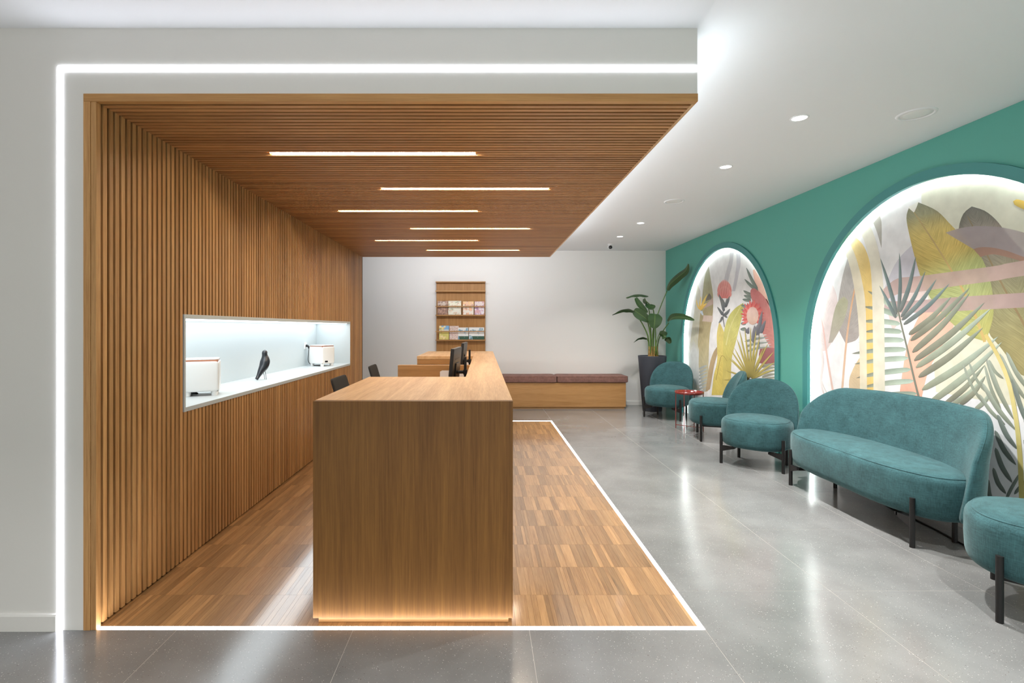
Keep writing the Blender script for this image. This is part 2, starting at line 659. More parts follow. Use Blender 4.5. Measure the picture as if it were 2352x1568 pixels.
# portal wall and soffit box
bm = bmesh.new()
box(bm, XL, -2.021, YF, YF + 0.16, 0, ZC)
struct(link('wall_portal', bm, M['white']), 'white wall beside the wooden reception portal')
struct(bx('ceiling_soffit', M['white'], (-2.021, 1.083, YF, YE, ZS1, ZC)), 'white dropped soffit box over the reception desk')
bm = bmesh.new()
prof = [(YF, 0), (YF - 0.014, 0), (YF - 0.014, 0.075), (YF - 0.010, 0.084), (YF, 0.087)]
for xa, xb in ((XL, -2.152),):
    va = [bm.verts.new((xa, y, z)) for y, z in prof]
    vb = [bm.verts.new((xb, y, z)) for y, z in prof]
    for i in range(5):
        bm.faces.new((va[i], va[(i + 1) % 5], vb[(i + 1) % 5], vb[i]))
    bm.faces.new(va)
    bm.faces.new(vb[::-1])
struct(link('baseboard_portal', bm, M['white']), 'white skirting board at the foot of the portal wall')
bm = bmesh.new()
box(bm, XL, XG, YB - 0.014, YB, 0, 0.08, bev=0.003)
struct(link('baseboard_back', bm, M['white']), 'white skirting board along the rear wall')

# wooden frame of the portal
trim = bpy.data.objects.new('trim_1', None)
COL.objects.link(trim)
struct(trim, 'oak frame edging the slatted portal')
bx('head_board', M['oak_edge'], (-2.021, XR, YF - 0.004, YF + 0.03, ZS0, ZS1), trim, bev=0.0015)
bx('post_board', M['slat_w'], (-2.021, -1.986, YF - 0.004, YF + 0.03, 0, ZS0), trim, bev=0.0015)
bx('post_board', M['slat_w'], (-1.985, -1.958, YF - 0.001, YF + 0.032, 0, ZS0), trim, bev=0.0015)
bx('edge_board', M['oak_y'], (XR - 0.018, XR, YF + 0.031, YE, ZS0, ZS1), trim, bev=0.0015)
bx('edge_board', M['oak_edge'], (XS, XR - 0.019, YE - 0.018, YE, ZS0, ZS1), trim, bev=0.0015)

# slatted wall with its niche
NY0, NY1, NZ0, NZ1, NX = 3.35, 7.53, 0.977, 1.617, -2.45
FR = 0.028                                   # width of the niche lip
bm = bmesh.new()
xb0, xb1 = -2.60, XS - 0.022
box(bm, xb0, xb1, YF + 0.16, YE, 0, NZ0)
box(bm, xb0, xb1, YF + 0.16, YE, NZ1, ZS1)
box(bm, xb0, xb1, YF + 0.16, NY0, NZ0, NZ1)
box(bm, xb0, xb1, NY1, YE, NZ0, NZ1)
box(bm, -2.021, xb1, YF + 0.031, YF + 0.16, 0, ZS1)
wall_s = struct(link('wall_slatted', bm, M['slat_back']), 'oak slatted wall beside the reception desk')
bm = bmesh.new()
quad(bm, (NX, NY0, NZ0), (NX, NY1, NZ0), (NX, NY1, NZ1), (NX, NY0, NZ1))
xf = XS + 0.004
for ya, yb, za, zb in ((NY0, NY1, NZ0, NZ0 + FR), (NY0, NY1, NZ1 - FR, NZ1), (NY0, NY0 + FR * 0.6, NZ0 + FR, NZ1 - FR), (NY1 - FR * 0.4, NY1, NZ0 + FR, NZ1 - FR)):
    box(bm, NX, xf, ya, yb, za, zb)
niche = link('niche', bm, M['niche'], wall_s)
niche['label'] = 'white lacquered niche with a lit back'

PITCH, SW, SD = 0.0447, 0.0275, 0.022


def shared(name, ext, m):
    bm = bmesh.new()
    box(bm, *ext, bev=0.0012, seg=1)
    bmesh.ops.recalc_face_normals(bm, faces=bm.faces[:])
    me = bpy.data.meshes.new(name)
    bm.to_mesh(me)
    bm.free()
    me.materials.append(m)
    return me


def slat_plain(name, ext, m):
    bm = bmesh.new()
    box(bm, *ext)
    bmesh.ops.recalc_face_normals(bm, faces=bm.faces[:])
    me = bpy.data.meshes.new(name)
    bm.to_mesh(me)
    bm.free()
    me.materials.append(m)
    return me


s_full = slat_plain('slat', (-SD, 0, 0, SW, 0.012, ZS0 + 0.02), M['slat_w'])
s_low = slat_plain('slat', (-SD, 0, 0, SW, 0.012, NZ0), M['slat_w'])
s_up = slat_plain('slat', (-SD, 0, 0, SW, NZ1, ZS0 + 0.02), M['slat_w'])
NS = int((YE - 0.02 - (YF + 0.05)) / PITCH)
for k in range(NS + 1):
    y = YF + 0.05 + k * PITCH
    if y + SW > YE:
        break
    if y + SW > NY0 and y < NY1:
        place('slat', s_low, wall_s, (XS, y, 0))
        place('slat', s_up, wall_s, (XS, y, 0))
    else:
        place('slat', s_full, wall_s, (XS, y, 0))
bx('end_panel', M['oak_v'], (-2.60, XS, YE, YE + 0.018, 0, ZS1), wall_s)

# slatted ceiling
soff = struct(bx('ceiling_slatted', M['slat_back'], (XS, XR - 0.018, YF + 0.031, YE - 0.018, ZS0 + SD, ZS1)), 'oak slatted ceiling over the reception desk')
lines = [(3.366, -1.40, -0.05), (4.184, -0.84, 0.54), (4.992, -1.42, -0.055), (5.916, -0.84, 0.54), (6.715, -1.416, -0.07), (7.545, -0.834, 0.53)]
taken = {}
for i, (y, a, b) in enumerate(lines):
    taken[round((y - (YF + 0.05)) / PITCH)] = i
c_full = slat_plain('slat', (XS + 0.0005, XR - 0.0185, 0, SW, ZS0, ZS0 + SD), M['slat_c'])
for k in range(NS + 1):
    y = YF + 0.05 + k * PITCH
    if y + SW > YE - 0.018:
        break
    if k in taken:
        _, a, b = lines[taken[k]]
        place('slat', slat_plain('slat', (XS + 0.0005, a, 0, SW, ZS0, ZS0 + SD), M['slat_c']), soff, (0, y, 0))
        place('slat', slat_plain('slat', (b, XR - 0.0185, 0, SW, ZS0, ZS0 + SD), M['slat_c']), soff, (0, y, 0))
        where = ['nearest the front edge', 'second from the front', 'third from the front', 'fourth from the front', 'fifth from the front', 'furthest back'][taken[k]]
        r = empty('linear_light', ((a + b) / 2, y, ZS0), 0, 'warm linear light in the slatted ceiling, ' + where, 'light', 'linear lights in the slatted ceiling')
        hl = (b - a) / 2
        bmm = bmesh.new()
        box(bmm, -hl, hl, -0.004, SW + 0.004, 0.019, SD)
        link('channel', bmm, M['slat_back'], r)
        bmm = bmesh.new()
        box(bmm, -hl + 0.004, hl - 0.004, 0.0065, SW - 0.0065, 0.012, 0.019)
        link('diffuser', bmm, M['led_soffit'], r)
    else:
        place('slat', c_full, soff, (0, y, 0))


def led(name, label, m, boxes, channel=None):
    bm = bmesh.new()
    for e in boxes:
        box(bm, *e)
    return tag(link(name, bm, m), label, 'light')


led('light_strip', 'white light line framing the portal wall above and left of the wood', M['led_portal'],
    [(-2.151, 1.083, YF - 0.004, YF + 0.0, 2.829, 2.851), (-2.151, -2.129, YF - 0.004, YF + 0.0, 0.0, 2.829)])
led('light_strip', 'white light line along the free side of the dropped soffit', M['led_side'],
    [(1.083, 1.087, YF, YE, 2.829, 2.851)])
led('light_strip', 'added unseen fill light behind the dropped soffit, brightening the rear wall', M['fill_rear'],
    [(-1.9, 1.083, YE, YE + 0.004, 2.829, 2.851)])  # added out of sight to brighten the back wall
led('light_strip', 'white light line set in the floor around the parquet', M['led_floor'],
    [(-1.956, LX1, LY0, PY0, -0.003, 0.001), (PX1, LX1, PY0, PY1, -0.003, 0.001), (-1.956, LX1, PY1, LY1, -0.003, 0.001)])
led('niche_light', 'cool luminous panel under the top of the wall niche', M['led_niche'],
    [(NX + 0.02, XS - 0.04, NY0 + 0.03, NY1 - 0.03, NZ1 - FR - 0.005, NZ1 - FR)])

# green wall with two arches
R_IN, RW, CZ = 1.466, 0.083, 1.254
ARCH = (4.19, 7.757)                     # centres along the wall
bm = bmesh.new()
edges = [Y0R]
cols = []
NA = 48


def strip(ya, yb, za, zb):
    quad(bm, (XG, ya, za), (XG, yb, zb), (XG, yb, ZC), (XG, ya, ZC))


yprev = Y0R
RO = R_IN + 0.04
for cy in ARCH:
    strip(yprev, cy - RO, 0, 0)
    for i in range(NA):
        a0, a1 = PI - PI * i / NA, PI - PI * (i + 1) / NA
        strip(cy + RO * math.cos(a0), cy + RO * math.cos(a1), CZ + RO * math.sin(a0), CZ + RO * math.sin(a1))
    yprev = cy + RO
strip(yprev, YB, 0, 0)
bmesh.ops.remove_doubles(bm, verts=bm.verts[:], dist=1e-5)
wall_g = struct(link('wall_right', bm, M['green']), 'green wall with two arched recesses')
struct(bx('wall_right_core', M['white'], (3.70, 3.80, Y0R, YB + 0.1, 0, ZC)))
XM = 3.655                               # plane of the murals


def arch_path(cy, r, n=40):
    pts = [(cy - r, 0.0), (cy - r, CZ * 0.5)]
    pts += [(cy + r * math.cos(PI - PI * i / n), CZ + r * math.sin(PI - PI * i / n)) for i in range(n + 1)]
    pts += [(cy + r, CZ * 0.5), (cy + r, 0.0)]
    return pts


def arch_band(bm, cy, r0, r1, x0, x1):
    a, b = arch_path(cy, r0), arch_path(cy, r1)
    ring = []
    for (y0, z0), (y1, z1) in zip(a, b):
        ring.append([bm.verts.new(p) for p in ((x0, y0, z0), (x0, y1, z1), (x1, y1, z1), (x1, y0, z0))])
    for p, q in zip(ring, ring[1:]):
        for k in range(4):
            bm.faces.new((p[k], p[(k + 1) % 4], q[(k + 1) % 4], q[k]))
    bm.faces.new(ring[0][::-1])
    bm.faces.new(ring[-1])


for i, cy in enumerate(ARCH):
    bm = bmesh.new()
    arch_band(bm, cy, R_IN, R_IN + RW, XG - 0.022, XG + 0.014)
    struct(link('trim_%d' % (i + 2), bm, M['ring']), ('teal-green trim around the nearer arch', 'teal-green trim around the farther arch')[i])
    bm = bmesh.new()
    arch_band(bm, cy, R_IN + 0.016, R_IN + 0.032, XG + 0.018, XG + 0.030)
    tag(link('light_strip', bm, M['led_arch']), ('hidden light strip lighting the nearer arched mural', 'hidden light strip lighting the farther arched mural')[i], 'light', 'arch lights')

# recessed downlights, ceiling discs, camera
def downlight(x, y, label, power=1.0):
    r = empty('downlight', (x, y, ZC), 0, label, 'downlight', 'recessed downlights')
    bm = bmesh.new()
    lathe(bm, [(0.048, 0.0), (0.050, -0.004), (0.060, -0.004), (0.062, 0.0)], 32)
    link('trim_ring', bm, M['ceil'], r, True)
    bm = bmesh.new()
    lathe(bm, [(0.0, -0.001), (0.048, -0.001), (0.048, 0.0), (0.0, 0.0)], 32)
    link('lens', bm, M['lamp'], r)
    d = bpy.data.lights.new('beam', 'AREA')
    d.shape = 'DISK'
    d.size = 0.09
    d.energy = P_SPOT * power
    d.color = (1.0, 0.985, 0.965)
    d.spread = math.radians(112)
    lo = bpy.data.objects.new('beam', d)
    COL.objects.link(lo)
    lo.parent = r
    lo.location = (0, 0, -0.006)
    return r


downlight(2.285, 3.70, 'lit recessed downlight, nearest of the row in the white ceiling')
downlight(2.285, 4.825, 'lit recessed downlight, second from the front of the row')
downlight(2.28, 7.42, 'lit recessed downlight between the round ceiling disc and the last lamp', 0.8)
downlight(2.275, 8.52, 'lit recessed downlight beside the small ceiling camera', 0.4)
for x, y, lab in ((2.285, 1.4, 'added unseen downlight above the near armchair, first before the picture edge'), (0.3, 0.3, 'added unseen downlight in the middle of the entrance ceiling'),  # unseen lamps added outside the view to light the entrance side
                  (-2.6, -0.5, 'added unseen downlight in the entrance ceiling, brightening the white portal wall'), (2.285, -0.9, 'added unseen downlight at the right of the shop front'),
                  (0.0, -2.0, 'added unseen downlight at the middle of the shop front'), (-2.2, -2.0, 'added unseen downlight at the left of the shop front')):
    downlight(x, y, lab)
for x, y, lab in ((2.29, 6.14, 'round white disc speaker between the downlights'), (3.07, 3.63, 'pale flush disc speaker close to the green wall')):
    r = empty('ceiling_speaker', (x, y, ZC), 0, lab, 'speaker', 'flush ceiling speakers')
    bm = bmesh.new()
    lathe(bm, [(0.094, 0.0), (0.098, -0.008), (0.112, -0.008), (0.118, 0.0)], 40)
    link('rim', bm, M['ceil'], r, True)
    bm = bmesh.new()
    lathe(bm, [(0.0, -0.006), (0.06, -0.0055), (0.094, -0.003), (0.094, 0.0), (0.0, 0.0)], 40)
    link('grille', bm, M['plastic'], r, True)
r = empty('security_camera', (2.30, 9.27, ZC), 0, 'small white dome camera with a black eye on the ceiling', 'camera')
bm = bmesh.new()
lathe(bm, [(0.0, -0.02), (0.04, -0.018), (0.046, -0.01), (0.046, 0.0), (0.0, 0.0)], 24)
link('mount', bm, M['plastic'], r, True)
bm = bmesh.new()
bmesh.ops.create_uvsphere(bm, u_segments=24, v_segments=14, radius=0.046, matrix=Matrix.Translation((0, 0, -0.052)))
link('housing', bm, M['plastic'], r, True)
bm = bmesh.new()
bmesh.ops.create_uvsphere(bm, u_segments=24, v_segments=14, radius=0.034, matrix=Matrix.Translation((-0.004, -0.022, -0.062)))
link('lens', bm, M['glass'], r, True)
# ------------------------------------------------------------------ reception desk
DT = 1.151
DX0, DX1, DY0 = -0.878, 0.153, 2.64
desk = empty('reception_desk', (0, 0, 0), 0, 'long C-shaped oak reception desk with a tall counter on the parquet', 'desk')
T4 = 0.04
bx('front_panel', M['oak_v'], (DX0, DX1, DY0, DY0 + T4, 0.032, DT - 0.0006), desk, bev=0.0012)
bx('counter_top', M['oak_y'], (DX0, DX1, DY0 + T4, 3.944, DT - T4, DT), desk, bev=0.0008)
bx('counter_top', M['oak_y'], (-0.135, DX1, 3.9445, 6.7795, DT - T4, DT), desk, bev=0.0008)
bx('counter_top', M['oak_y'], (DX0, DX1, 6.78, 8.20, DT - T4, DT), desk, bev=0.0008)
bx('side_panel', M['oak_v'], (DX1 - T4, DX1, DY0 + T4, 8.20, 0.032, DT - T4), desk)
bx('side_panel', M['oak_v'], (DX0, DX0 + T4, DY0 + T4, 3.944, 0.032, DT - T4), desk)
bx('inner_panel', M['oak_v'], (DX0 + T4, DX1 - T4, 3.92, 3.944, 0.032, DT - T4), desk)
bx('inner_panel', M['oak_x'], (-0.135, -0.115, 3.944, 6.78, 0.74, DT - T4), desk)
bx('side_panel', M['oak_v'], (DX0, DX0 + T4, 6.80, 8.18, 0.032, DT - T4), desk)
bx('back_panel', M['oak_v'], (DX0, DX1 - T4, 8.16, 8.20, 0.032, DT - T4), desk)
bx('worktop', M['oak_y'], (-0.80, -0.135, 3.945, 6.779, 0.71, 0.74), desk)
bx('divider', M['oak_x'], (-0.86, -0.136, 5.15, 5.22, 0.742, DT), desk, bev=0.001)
for z0, z1 in ((1.045, DT - T4 - 0.003), (0.86, 1.041), (0.45, 0.856), (0.04, 0.446)):
    d = bx('drawer_front', M['oak_x'], (DX0 + 0.003, -0.136, 6.776, 6.795, z0, z1), desk, bev=0.001)
bm = bmesh.new()
box(bm, DX0 + 0.022, DX1 - 0.022, DY0 + 0.022, 3.92, 0.0, 0.0318)
box(bm, 0.02, DX1 - 0.022, 3.92, 6.80, 0.0, 0.0318)
box(bm, DX0 + 0.022, DX1 - 0.022, 6.80, 8.17, 0.0, 0.0318)
link('plinth', bm, M['oak_x'], desk)


# ------------------------------------------------------------------ monitors
def monitor(name, near, far, top, pole, label):
    x0, y0 = near
    x1, y1 = far
    cx, cy = (x0 + x1) / 2, (y0 + y1) / 2
    ang = math.atan2(y1 - y0, x1 - x0) - PI / 2          # local +y runs along the screen, local -x is the screen side
    L = math.hypot(x1 - x0, y1 - y0)
    r = empty(name, (pole[0], pole[1], 0.74), 0, label, 'monitor', 'monitors on the desk')
    rot = Matrix.Translation((cx - pole[0], cy - pole[1], 0)) @ Matrix.Rotation(ang, 4, 'Z')
    tilt = Matrix.Rotation(math.radians(5), 4, 'Y')
    hh = 0.33
    zc = top - 0.74 - hh / 2
    mat = rot @ Matrix.Translation((0, 0, zc)) @ tilt

    def add(nm, ext, m, bev=0.002, par=r, mt=mat):
        b = bmesh.new()
        box(b, *ext, bev=bev)
        bmesh.ops.transform(b, matrix=mt, verts=b.verts[:])
        return link(nm, b, m, par)
    hz = add('casing', (-0.012, 0.018, -L / 2, L / 2, -hh / 2, hh / 2), M['blackplastic'], 0.004)
    add('screen', (-0.0135, -0.0121, -L / 2 + 0.012, L / 2 - 0.012, -hh / 2 + 0.02, hh / 2 - 0.012), M['screen'], 0, hz)
    add('rear_hump', (0.0181, 0.028, -L * 0.2, L * 0.2, -hh * 0.36, hh * 0.1), M['blackplastic'], 0.004)
    add('vent', (0.0182, 0.0190, -L * 0.25, L * 0.25, hh * 0.2, hh * 0.23), M['black'], 0)
    b = bmesh.new()
    px, py = 0.0, 0.0
    box(b, -0.012, 0.012, -0.02, 0.02, 0.012, 0.53, bev=0.003)
    link('pole', b, M['black'], r)
    b = bmesh.new()
    e = mat @ Vector((0.029, 0, -0.05))
    tube(b, [(0.0, 0.0, e.z), e], 0.015, 10)
    box(b, -0.017, 0.017, -0.026, 0.026, e.z - 0.022, e.z + 0.022, bev=0.003)
    link('arm', b, M['black'], r)
    b = bmesh.new()
    box(b, -0.08, 0.02, -0.09, 0.09, 0.0, 0.012, bev=0.003)
    link('foot', b, M['black'], r)
    return r


monitor('monitor', (-0.275, 4.30), (-0.232, 4.80), 1.352, (-0.160, 4.56), 'black monitor on a pole just behind the front counter')
monitor('monitor', (-0.247, 5.75), (-0.222, 6.25), 1.356, (-0.160, 6.0), 'black monitor behind the low wooden divider')


def sheet(name, x0, x1, y, z0, z1, label, curl=0.0):
    bm = bmesh.new()
    nx, nz = 6, 6
    g = []
    for i in range(nx + 1):
        row = []
        for j in range(nz + 1):
            x = x0 + (x1 - x0) * i / nx
            z = z0 + (z1 - z0) * j / nz
            row.append((x, y - curl * (j / nz) ** 2 * (0.4 + 0.6 * i / nx), z - 0.012 * (i == 0) * (j == nz)))
        g.append(row)
    for off, flip in ((0, 0), (0.0008, 1)):
        vv = [[bm.verts.new((p[0], p[1] + off, p[2])) for p in row] for row in g]
        for i in range(nx):
            for j in range(nz):
                bm.faces.new((vv[i][j], vv[i + 1][j], vv[i + 1][j + 1], vv[i][j + 1]))
    o = link(name, bm, M['paper'])
    return tag(o, label, 'paper')


sheet('paper_sheet', -0.435, -0.30, 5.147, 0.84, 1.10, 'white notice sheet pinned to the divider left of the near monitor', 0.02)
sheet('paper_sheet', -0.29, -0.15, 5.147, 0.84, 1.085, 'white notice sheet on the divider behind the near monitor stand', 0.015)
sheet('paper_sheet', -0.33, -0.145, 6.774, 0.98, 1.072, 'white paper strip on the drawer fronts behind the far monitor', 0.004)


# ------------------------------------------------------------------ office chairs
def office_chair():
    r = empty('office_chair', (0, 0, 0), 0)
    b = bmesh.new()
    lathe(b, [(0.0, 0.09), (0.03, 0.09), (0.03, 0.2), (0.02, 0.2), (0.02, 0.44), (0.0, 0.44)], 16)
    link('gas_lift', b, M['blackplastic'], r, True)
    b = bmesh.new()
    for k in range(5):
        a = 2 * PI * k / 5 + 0.3
        tube(b, [(0.02 * math.cos(a), 0.02 * math.sin(a), 0.11), (0.29 * math.cos(a), 0.29 * math.sin(a), 0.075)], [0.024, 0.015], 8)
    link('star_base', b, M['blackplastic'], r)
    for k in range(5):
        a = 2 * PI * k / 5 + 0.3
        b = bmesh.new()
        bmesh.ops.create_cone(b, cap_ends=True, segments=16, radius1=0.03, radius2=0.03, depth=0.04,
                              matrix=Matrix.Translation((0.29 * math.cos(a), 0.29 * math.sin(a), 0.03)) @ Matrix.Rotation(PI / 2, 4, 'X'))
        link('caster', b, M['black'], r)
    b = bmesh.new()
    pillow(b, superell(0.24, 0.24, 4.0, 40), 0.07, 4, lambda u, v, q: (u, v, 0.475 + q))
    link('seat', b, M['mesh_black'], r, True)

    def bend(u, v, q):                      # u sideways, v up, q thickness; chair faces -y
        return (u, 0.23 + 0.30 * (v - 0.6) + q - 0.12 * u * u, v)
    b = bmesh.new()
    pillow(b, [(u, v + 0.84) for u, v in superell(0.232, 0.245, 18.0, 64)], 0.03, 5.0, bend, centre=(0, 0.84))
    link('backrest', b, M['mesh_black'], r, True)
    b = bmesh.new()
    tube(b, [bend(0, 0.66, 0.03), (0, 0.24, 0.5), (0, 0.18, 0.44), (0, 0.0, 0.435)], 0.018, 8)
    link('back_support', b, M['blackplastic'], r, True)
    return r


oc = office_chair()
oc.location = (-0.945, 4.645, 0)
oc.rotation_euler.z = math.radians(90)
tag(oc, 'black mesh office chair seen over the front counter, nearer of two', 'chair', 'office chairs behind the desk')
o2 = copy_tree(oc)
o2.location = (-0.945, 6.07, 0)
o2.rotation_euler.z = math.radians(92)
tag(o2, 'black mesh office chair behind the desk, the one farther from the counter', 'chair', 'office chairs behind the desk')


# ------------------------------------------------------------------ things in the niche
NF = NZ0 + FR + 0.0005          # niche floor


def appliance(cx, cy, rz, label, buttons=False):
    r = empty('white_appliance', (cx, cy, NF), rz, label, 'appliance', 'white copper-trimmed appliances in the niche')
    W, D, Z0, Z1 = 0.128, 0.118, 0.032, 0.285
    b = bmesh.new()
    box(b, -W + 0.012, W - 0.012, -D + 0.012, D - 0.012, Z0 + 0.004, Z1 - 0.008, bev=0.004)
    link('copper_core', b, M['copper'], r)

    def panel(nm, ctr, ax_u, ax_v, hu, hv, nrm, th=0.012):
        c, u, v, n = (Vector(q) for q in (ctr, ax_u, ax_v, nrm))
        b = bmesh.new()
        o = superell(hu, hv, 12.0, 56)
        pillow(b, o, th, 6.0, lambda a, q, w_: c + u * a + v * q + n * w_, rings=4)
        return link(nm, b, M['enamel'], r, True)
    zc, hz = (Z0 + Z1) / 2 - 0.010, (Z1 - Z0) / 2 - 0.010
    fp = panel('front_cover', (0, -D + 0.008, zc), (1, 0, 0), (0, 0, 1), W - 0.006, hz, (0, 1, 0))
    panel('back_cover', (0, D - 0.008, zc), (1, 0, 0), (0, 0, 1), W - 0.006, hz, (0, 1, 0))
    rp = panel('side_cover', (W - 0.008, 0, zc), (0, 1, 0), (0, 0, 1), D - 0.006, hz, (1, 0, 0))
    panel('side_cover', (-W + 0.008, 0, zc), (0, 1, 0), (0, 0, 1), D - 0.006, hz, (1, 0, 0))
    panel('lid', (0, 0, Z1 - 0.005), (1, 0, 0), (0, 1, 0), W - 0.008, D - 0.008, (0, 0, 1))
    for sx in (-1, 1):
        for sy in (-1, 1):
            b = bmesh.new()
            bmesh.ops.create_cone(b, cap_ends=True, segments=20, radius1=0.022, radius2=0.026, depth=0.034,
                                  matrix=Matrix.Translation((sx * (W - 0.036), sy * (D - 0.032), 0.017)))
            link('foot', b, M['enamel'], r)
    if buttons:
        b = bmesh.new()
        for sy in (-1, 1):
            bmesh.ops.create_cone(b, cap_ends=True, segments=20, radius1=0.012, radius2=0.011, depth=0.008,
                                  matrix=Matrix.Translation((W + 0.001, -0.045 + sy * 0.013, zc - 0.085)) @ Matrix.Rotation(PI / 2, 4, 'Y'))
        link('socket_pair', b, M['steel'], rp)
    return r


appliance(-2.205, 4.015, math.radians(24), 'larger-looking white copper-trimmed appliance at the near end of the niche')
appliance(-2.225, 7.06, math.radians(-28), 'white copper-trimmed appliance at the far end of the niche, with two round sockets', True)
# power lead of the near one lying under it
b = bmesh.new()
tube(b, spline([(-2.30, 4.02, NF + 0.006), (-2.27, 3.985, NF + 0.02), (-2.235, 3.99, NF + 0.016), (-2.245, 4.02, NF + 0.006), (-2.31, 4.06, NF + 0.005)], 20), 0.005, 8)
tag(link('power_cord', b, M['black'], None, True), 'black lead looping under the near appliance in the niche', 'cord')
# copper-edged box peeping out at the near corner of the niche
r = empty('copper_box', (-2.19, 3.60, NF), math.radians(20), 'low pale box with a copper edge at the near corner of the niche', 'box')
b = bmesh.new()
box(b, -0.10, 0.06, -0.09, 0.09, 0.012, 0.075, bev=0.006)
link('body', b, M['enamel'], r)
b = bmesh.new()
box(b, -0.098, 0.058, -0.088, 0.088, 0.0, 0.0118, bev=0.002)
link('base_rim', b, M['copper'], r)
# wall socket and plug
r = empty('wall_socket', (NX, 7.04, 1.28), 0, 'white square wall socket on the back of the niche', 'socket')
b = bmesh.new()
box(b, 0.0, 0.008, -0.043, 0.043, -0.046, 0.046, bev=0.003)
link('plate', b, M['plastic'], r)
b = bmesh.new()
bmesh.ops.create_cone(b, cap_ends=True, segments=28, radius1=0.026, radius2=0.024, depth=0.004,
                      matrix=Matrix.Translation((0.010, 0, 0)) @ Matrix.Rotation(PI / 2, 4, 'Y'))
link('insert', b, M['plastic'], r)
r = empty('power_cord', (NX + 0.0125, 7.04, 1.28), 0, 'black plug and cord running from the wall socket to the far appliance', 'cord')
b = bmesh.new()
tube(b, [(0.0, 0, 0), (0.022, 0, -0.002), (0.036, 0.0, -0.014), (0.04, 0, -0.04)], [0.018, 0.017, 0.013, 0.008], 14)
link('plug', b, M['blackplastic'], r, True)
b = bmesh.new()
zf = NF - 1.28 + 0.006
tube(b, spline([(0.04, 0, -0.035), (0.042, -0.02, -0.10), (0.045, -0.04, -0.2), (0.06, -0.01, zf + 0.02), (0.09, 0.03, zf), (0.15, 0.04, zf), (0.20, 0.07, zf)], 36), 0.0045, 8)
link('lead', b, M['blackplastic'], r, True)

# bird figure
bird = empty('bird_figure', (-2.215, 5.19, NF), math.radians(68), 'glossy black wooden bird figure on thin wire legs in the niche', 'figurine')
b = bmesh.new()
spine = [(-0.105, 0.000, 0.012), (-0.080, 0, 0.045), (-0.048, 0, 0.090), (-0.012, 0, 0.135), (0.004, 0, 0.180), (0.006, 0, 0.215), (0.000, 0, 0.245), (-0.002, 0, 0.270), (0.004, 0, 0.288)]
ra = [0.016, 0.020, 0.032, 0.045, 0.047, 0.038, 0.027, 0.025, 0.019]
P = spline(spine, 34)
Rr = [q.x for q in spline([(q, 0, 0) for q in ra], 34)]
P.append(P[-1] + Vector((0.001, 0, 0.009)))
Rr.append(0.010)
P.append(P[-1] + Vector((0, 0, 0.003)))
Rr.append(0.001)
tube(b, P, Rr, 20)
link('body', b, M['bird'], bird, True)
b = bmesh.new()
tube(b, [(0.014, 0, 0.279), (0.028, 0, 0.275), (0.038, 0, 0.27)], [0.011, 0.006, 0.001], 10)
link('beak', b, M['bird'], bird, True)
for s in (-1, 1):
    b = bmesh.new()
    tube(b, [(-0.012, s * 0.014, 0.10), (0.012 + s * 0.012, s * 0.022, 0.0)], 0.0022, 6)
    link('leg', b, M['steel'], bird)


# ------------------------------------------------------------------ rack with magazines
rack = empty('brochure_rack', (-0.44, YB, 0), 0, 'tall oak brochure rack with ledges against the rear wall', 'rack')
RX0, RX1 = -0.48, 0.48
M['oak_rack'] = wood('oak_rack_veneer', (146, 100, 52), (180, 134, 82), 2)
bx('back_panel', M['oak_rack'], (RX0, RX1, -0.05, -0.015, 0.1, 2.43), rack, bev=0.001)
S = (10.1 - 0.10) / F


def rz_(py):
    return H - (py - CY) * S


for py, th, nm in ((647.5, 0.022, 'ledge'), (668.5, 0.026, 'ledge'), (724.0, 0.024, 'ledge'), (781.0, 0.024, 'ledge')):
    z = rz_(py)
    bx(nm, M['oak_x'], (RX0 - 0.008, RX1 + 0.004, -0.135, -0.0505, z - th / 2, z + th / 2), rack, bev=0.001)
for py in (703.5, 760.8):
    z = rz_(py)
    bx('rail', M['oak_x'], (RX0 - 0.008, RX1 + 0.004, -0.135, -0.123, z - 0.010, z + 0.010), rack, bev=0.001)


